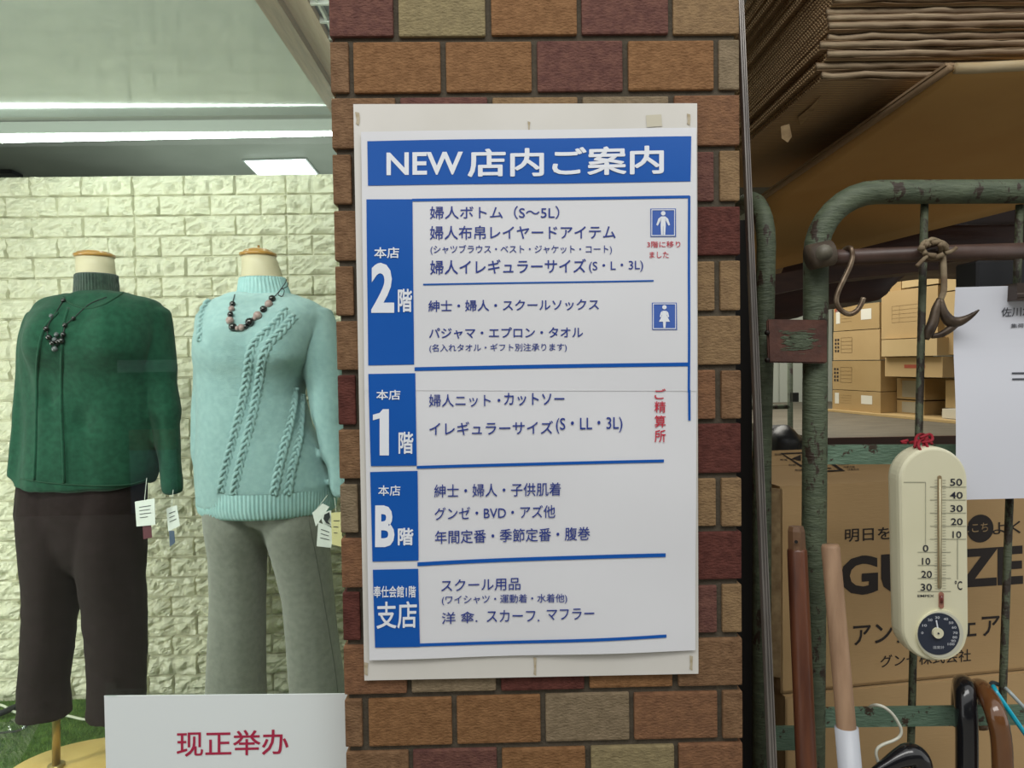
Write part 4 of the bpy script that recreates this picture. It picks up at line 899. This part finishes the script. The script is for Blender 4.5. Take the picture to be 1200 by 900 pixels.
# big drooping flattened carton below the stack
FLc = at(1118, 83, .10); FRc = at(1420, 70, .10); BLc = at(868, 326, .88); BRc = at(1500, 168, .42)
MLc = at(898, 234, .60)
def drop(u, v):
    Lf = FLc.lerp(MLc, v/.75) if v < .75 else MLc.lerp(BLc, (v-.75)/.25)
    p = Lf*(1-u)+(FRc*(1-v)+BRc*v)*u; return p
vs = []; fs = []; n = 20
for j in range(n+1):
    for i in range(n+1): vs.append(drop(i/n, j/n))
N1 = len(vs); vs += [v+Vector((0, 0, .006)) for v in vs]
for j in range(n):
    for i in range(n): a = j*(n+1)+i; fs += [(a, a+n+1, a+n+2, a+1), (N1+a, N1+a+1, N1+a+n+2, N1+a+n+1)]
for i in range(n):
    fs += [(i, i+1, N1+i+1, N1+i), (n*(n+1)+i, N1+n*(n+1)+i, N1+n*(n+1)+i+1, n*(n+1)+i+1)]
    a = i*(n+1); fs += [(a, N1+a, N1+a+n+1, a+n+1), (a+n, a+n+n+1, N1+a+n+n+1, N1+a+n)]
DC = thing('folded_carton', BRc, 'large warm brown folded carton sagging beneath the overhead box stack', 'flattened box')
emit('lower_board', vs, fs, card_warm, DC, True)
fe = MB(); P = [FLc.lerp(FRc, i/12)+Vector((0, -.003, .002+.002*noise.noise(Vector((i*1.3, 0, 0))))) for i in range(13)]; fe.tube(P, .0075, 10); fe.out('folded_edge', mat('worn_fold', 'b8a888', .8, col2='a08a62', scale=20, stretch=(.5, 4, 4)), DC, True)
P = [drop(0, i/12)+Vector((-.004, 0, .006)) for i in range(13)]; MB().tube(P, .006, 8).out('side_fold', card_old, DC, True)
P2 = [drop(0, i/12)+Vector((.0, 0, .0075)) for i in range(13)]; ub = MB()
for i in range(12): a, b_ = P2[i], P2[i+1]; ub.prism([a+Vector((-.012, 0, 0)), b_+Vector((-.012, 0, 0)), b_+Vector((.1, 0, 0)), a+Vector((.1, 0, 0))], (0, 0, .0035))
ub.out('upper_board', card_old, DC)

# dark covered bundles behind the cage
def bundle(name, label, pts, Y, dp, m_, r_=.02, seed=0):
    b = MB(); n = 14; P = [at(x, y, Y) for x, y in pts]
    b.prism(P, (0, dp, 0)); return b, P
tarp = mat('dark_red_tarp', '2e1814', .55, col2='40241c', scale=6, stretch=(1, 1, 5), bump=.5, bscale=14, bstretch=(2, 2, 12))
def soft(name, label, pts, Y, dp, m_, cat='bundle'):
    b = MB(); b.prism([at(x, y, Y) for x, y in pts], (0, dp, 0))
    o = remeshed(name, b, m_, None, .018, 6, folds(.012, 3, 14, len(pts))); tag(o, label, cat); return o
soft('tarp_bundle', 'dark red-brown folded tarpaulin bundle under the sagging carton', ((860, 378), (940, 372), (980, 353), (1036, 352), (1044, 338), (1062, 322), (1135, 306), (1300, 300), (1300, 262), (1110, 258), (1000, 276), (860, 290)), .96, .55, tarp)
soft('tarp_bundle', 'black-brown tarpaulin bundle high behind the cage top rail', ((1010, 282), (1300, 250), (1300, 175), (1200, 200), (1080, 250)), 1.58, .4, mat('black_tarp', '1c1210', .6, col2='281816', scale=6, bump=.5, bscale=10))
# black sheet added as the gap's shade; board under
DP = [at(x, 1200, .20).x for x in (860, 883)]
o = box('gap_shade_sheet', (DP[0], .195, 0), (DP[1], .21, 1.66), mat('gap_shade_black', '15120f', .8)); tag(o, 'narrow black upright sheet standing in for shade in the gap between pillar and cage', 'shade sheet')
o = MB().prism([at(x, y, .62) for x, y in ((905, 322), (960, 312), (1100, 303), (1100, 316), (1000, 326), (905, 345))], (0, .1, 0)).out('dark_board', mat('dark_wood', '33201a', .6, col2='4a3226', scale=8, stretch=(1, 6, 6))); tag(o, 'dark brown wooden board below the brown pipe', 'board')

# ================================================================== storage room at the back
ZTb = EYE.z-.335
wx = mat('work_top', '5c564a', .6, col2='706a5c', scale=6, stretch=(1, 5, 1), bump=.2)
TB = thing('work_table', (2.1, 2.8, 0), 'worn grey-brown work table holding the stacked boxes at the back', 'table')
box('table_top', (1.5, 2.02, ZTb-.04), (3.2, 4.4, ZTb), wx, TB); box('edge_strip', (1.5, 2.0, ZTb-.045), (3.2, 2.02, ZTb+.002), mat('edge_red_brown', '452a20', .5), TB)
for x, y in ((1.52, 2.08), (3.1, 2.08), (1.52, 4.3), (3.1, 4.3)): box('leg', (x, y, 0), (x+.05, y+.05, ZTb-.04), mat('steel_leg', '55584f', .5), TB)
# line of box faces: passes through (x, d) = (2.14+.2, 4.0-.88)
BASE = Vector((EYE.x+2.14, EYE.y+4.0, 0)); dirn = Vector((-.216, 1, 0)).normalized(); nrm = Vector((1, .216, 0)).normalized()
pal = [mat('carton_a', 'ab9064', .85, col2='b59a6e', scale=3), mat('carton_b', 'a08558', .85, col2='aa9064', scale=3), mat('carton_c', 'b59c70', .85, col2='bea67a', scale=3)]
labw = mat('label_white', 'd6d4c8', .6); faint = mat('faint_print', '6e5836', .7); redi = mat('print_dull_red', '9c4a34', .7)
BO = []
def sbox(label, xl, xr, yt, yb, out=0.0, dp=.34, m_=0, deco=None, white=False, sag=False):
    # near edge at photo x = xr; left face runs back to xl
    o0 = BASE-nrm*out
    g_ = on_plane(o0, nrm); pr = g_(xr, (yt+yb)/2); plf = g_(xl, (yt+yb)/2); zt = g_(xr, yt).z; zb = max(g_(xr, yb).z, ZTb+.0135)
    pr = Vector((pr.x, pr.y, zb)); plf = Vector((plf.x, plf.y, zb)); H = Vector((0, 0, zt-zb)); mt = pal[m_] if not white else mat('carton_white', 'c4bfae', .7)
    o = thing('storage_box', (pr+plf)/2+nrm*dp/2, label, 'box', None)
    e_ = .003
    bb = MB().prism([pr, plf, plf+nrm*dp, pr+nrm*dp], H); bb.out('box_body', mt, o)
    L_ = (plf-pr); mid = nrm*dp/2
    bb = MB().prism([pr+H+mid-nrm*.02-L_*0, plf+H+mid-nrm*.02, plf+H+mid+nrm*.02, pr+H+mid+nrm*.02], (0, 0, .001)); bb.out('tape_strip', mat('tape_tan', 'b59a68', .3), o)
    def fp(u, v, off=.001): return pr+L_*(1-u)+H*(1-v)-nrm*off
    def rect(u0, v0, u1, v1, m2, nm, off=.001): emit(nm, [fp(u0, v0, off), fp(u1, v0, off), fp(u1, v1, off), fp(u0, v1, off)], [(0, 1, 2, 3)], m2, o)
    if deco == 'table':
        for k in range(5): rect(.18, .22+.13*k, .42, .23+.13*k, faint, 'printed_line')
        rect(.18, .22, .187, .75, faint, 'printed_line'); rect(.42, .22, .427, .75, faint, 'printed_line')
        for k in range(4): rect(.04, .25+.13*k, .08, .33+.13*k, inkb, 'printed_mark'); rect(.10, .25+.13*k, .14, .33+.13*k, inkb, 'printed_mark')
    if deco == 'lines':
        for k in range(5): rect(.2, .32+.085*k, .72, .325+.085*k, faint, 'printed_line')
        rect(.2, .32, .203, .66, faint, 'printed_line'); rect(.34, .32, .343, .66, faint, 'printed_line')
    if deco in ('labels', 'label_red'):
        rect(.06, .15, .15, .7, labw, 'paper_label'); rect(.62, .2, .84, .62, labw, 'paper_label')
        for k in range(4): rect(.18, .25+.13*k, .42, .26+.13*k, faint, 'printed_line')
        if deco == 'label_red': rect(.03, .08, .2, .22, redi, 'printed_mark')
    if deco == 'red': rect(.36, .38, .72, .56, redi, 'printed_mark')
    if deco == 'slip': rect(.2, .1, .9, .9, mat('grey_slip', '9c9684', .7), 'paper_label')
    return o
sbox('storage box with torn white label, top of the left stack on the table', 977, 1030.5, 354, 384.6, 0, .36, 1, 'label_red')
sbox('storage box with printed black table, second from top of the left stack', 976.5, 1031, 385.5, 421.6, 0, .36, 0, 'table')
sbox('storage box with printed table, third down in the left stack', 975.5, 1032, 422.6, 458.8, 0, .36, 1, 'table')
sbox('storage box with two white labels, bottom of the left stack', 975.5, 1032, 459.6, 497.5, 0, .36, 1, 'labels')
sbox('largest storage box with ruled print, upper middle of the pile', 1033, 1099, 334, 394.5, 0, .33, 0, 'lines')
sbox('long flat storage box under the ruled one, above the red-printed box', 1033, 1098, 395.5, 416.8, .03, .40, 2)
sbox('flat storage box with dull red print, in the middle of the pile', 1037, 1104.5, 418, 442.5, .0, .25, 0, 'red')
sbox('low storage box with grey slip, just below the red-printed box', 1051, 1084, 444, 469, -.1, .4, 1, 'slip')
sbox('storage box with grey slip resting on the table, middle of the pile', 1051, 1083, 470.5, 497.5, -.1, .42, 1, 'slip')
sbox('pale storage box against the paper notice, low in the pile', 1108, 1126, 446, 479, -.1, .3, 2)
sbox('upper of two small white boxes low in the pile', 1104, 1125, 480.5, 491.5, -.02, .3, 0, None, True)
sbox('lower of two small white boxes low in the pile', 1104, 1125, 492.5, 503, -.02, .3, 0, None, True)
sbox('storage box on top of the ruled box, cut by the pipe', 1057, 1100, 306, 332, .0, .36, 2, None)
sbox('storage box at upper right of the pile under the black case', 1105, 1146, 338, 372, .0, .36, 2)
sbox('storage box behind the hanging clamp, right side of the pile', 1105, 1150, 373, 415, -.04, .36, 0)
sbox('topmost storage box at the upper right of the pile', 1106, 1150, 296, 336, .0, .36, 2)
sbox('small upright box with rounded shadow, left of the topmost boxes', 1043, 1056, 322, 345, -.02, .2, 1)
# thin tan board under the boxes
pts = [on_plane(BASE-nrm*.05, nrm)(x, y) for x, y in ((966, 500), (1140, 500))]
a, b_ = [Vector((p.x, p.y, ZTb+.001)) for p in pts]; o = MB().prism([a, b_, b_+nrm*.8, a+nrm*.8], (0, 0, .012)).out('base_board', mat('tan_board', 'b59a6a', .7)); tag(o, 'thin tan board lying under the stacked storage boxes', 'board')
# far white cabinet and small green frame in the gap
FC = thing('white_cabinet', (1.75, 4.9, 0), 'pale grey metal cabinet standing far behind the cage posts', 'cabinet')
xa = at(880, 400, 4.6).x; xb = at(975, 400, 4.6).x
box('cabinet_body', (xa, 4.6, 0), (xb, 5.1, 2.1), mat('cabinet_grey', 'b4bab0', .5), FC)
for i in range(3): x = xa+(xb-xa)*(i+.04)/3; box('door', (x, 4.585, .05), (x+(xb-xa)/3*.93, 4.6, 2.05), mat('cabinet_door', 'bcc2b8', .5), FC)
GF = thing('far_frame', (at(926, 500, 2.2).x, 2.2, 0), 'thin green steel stand far behind the hinge plate', 'stand')
x = at(926, 470, 2.2).x; z1 = at(926, 400, 2.2).z
MB().tube([(x, 2.2, 0), (x, 2.2, z1)], .012, 10).out('post', cageg, GF, True); a = at(900, 477, 2.2); MB().tube([(a.x-.1, 2.2, a.z), (x, 2.2, a.z)], .01, 10).out('cross_bar', cageg, GF, True)
c_ = at(930, 460, 2.18); box('bracket', (c_.x-.012, 2.16, c_.z-.04), (c_.x+.014, 2.2, c_.z+.0), mat('bracket_dark', '2a2e2a', .5), GF)
b = MB(); c_ = at(914, 505, 2.0); b.loft([(c_.x, 2.0, 0, .12, .1), (c_.x, 2.0, c_.z-.03, .09, .09), (c_.x, 2.0, c_.z+.01, .05, .06), (c_.x-.01, 2.0, c_.z+.03, .02, .03)], n=20)
o = remeshed('black_bag', b, mat('bag_black', '16181c', .4), None, .015, 3, folds(.02, 9, 9, 3)); tag(o, 'black plastic bag seen low between the two green posts', 'bag')
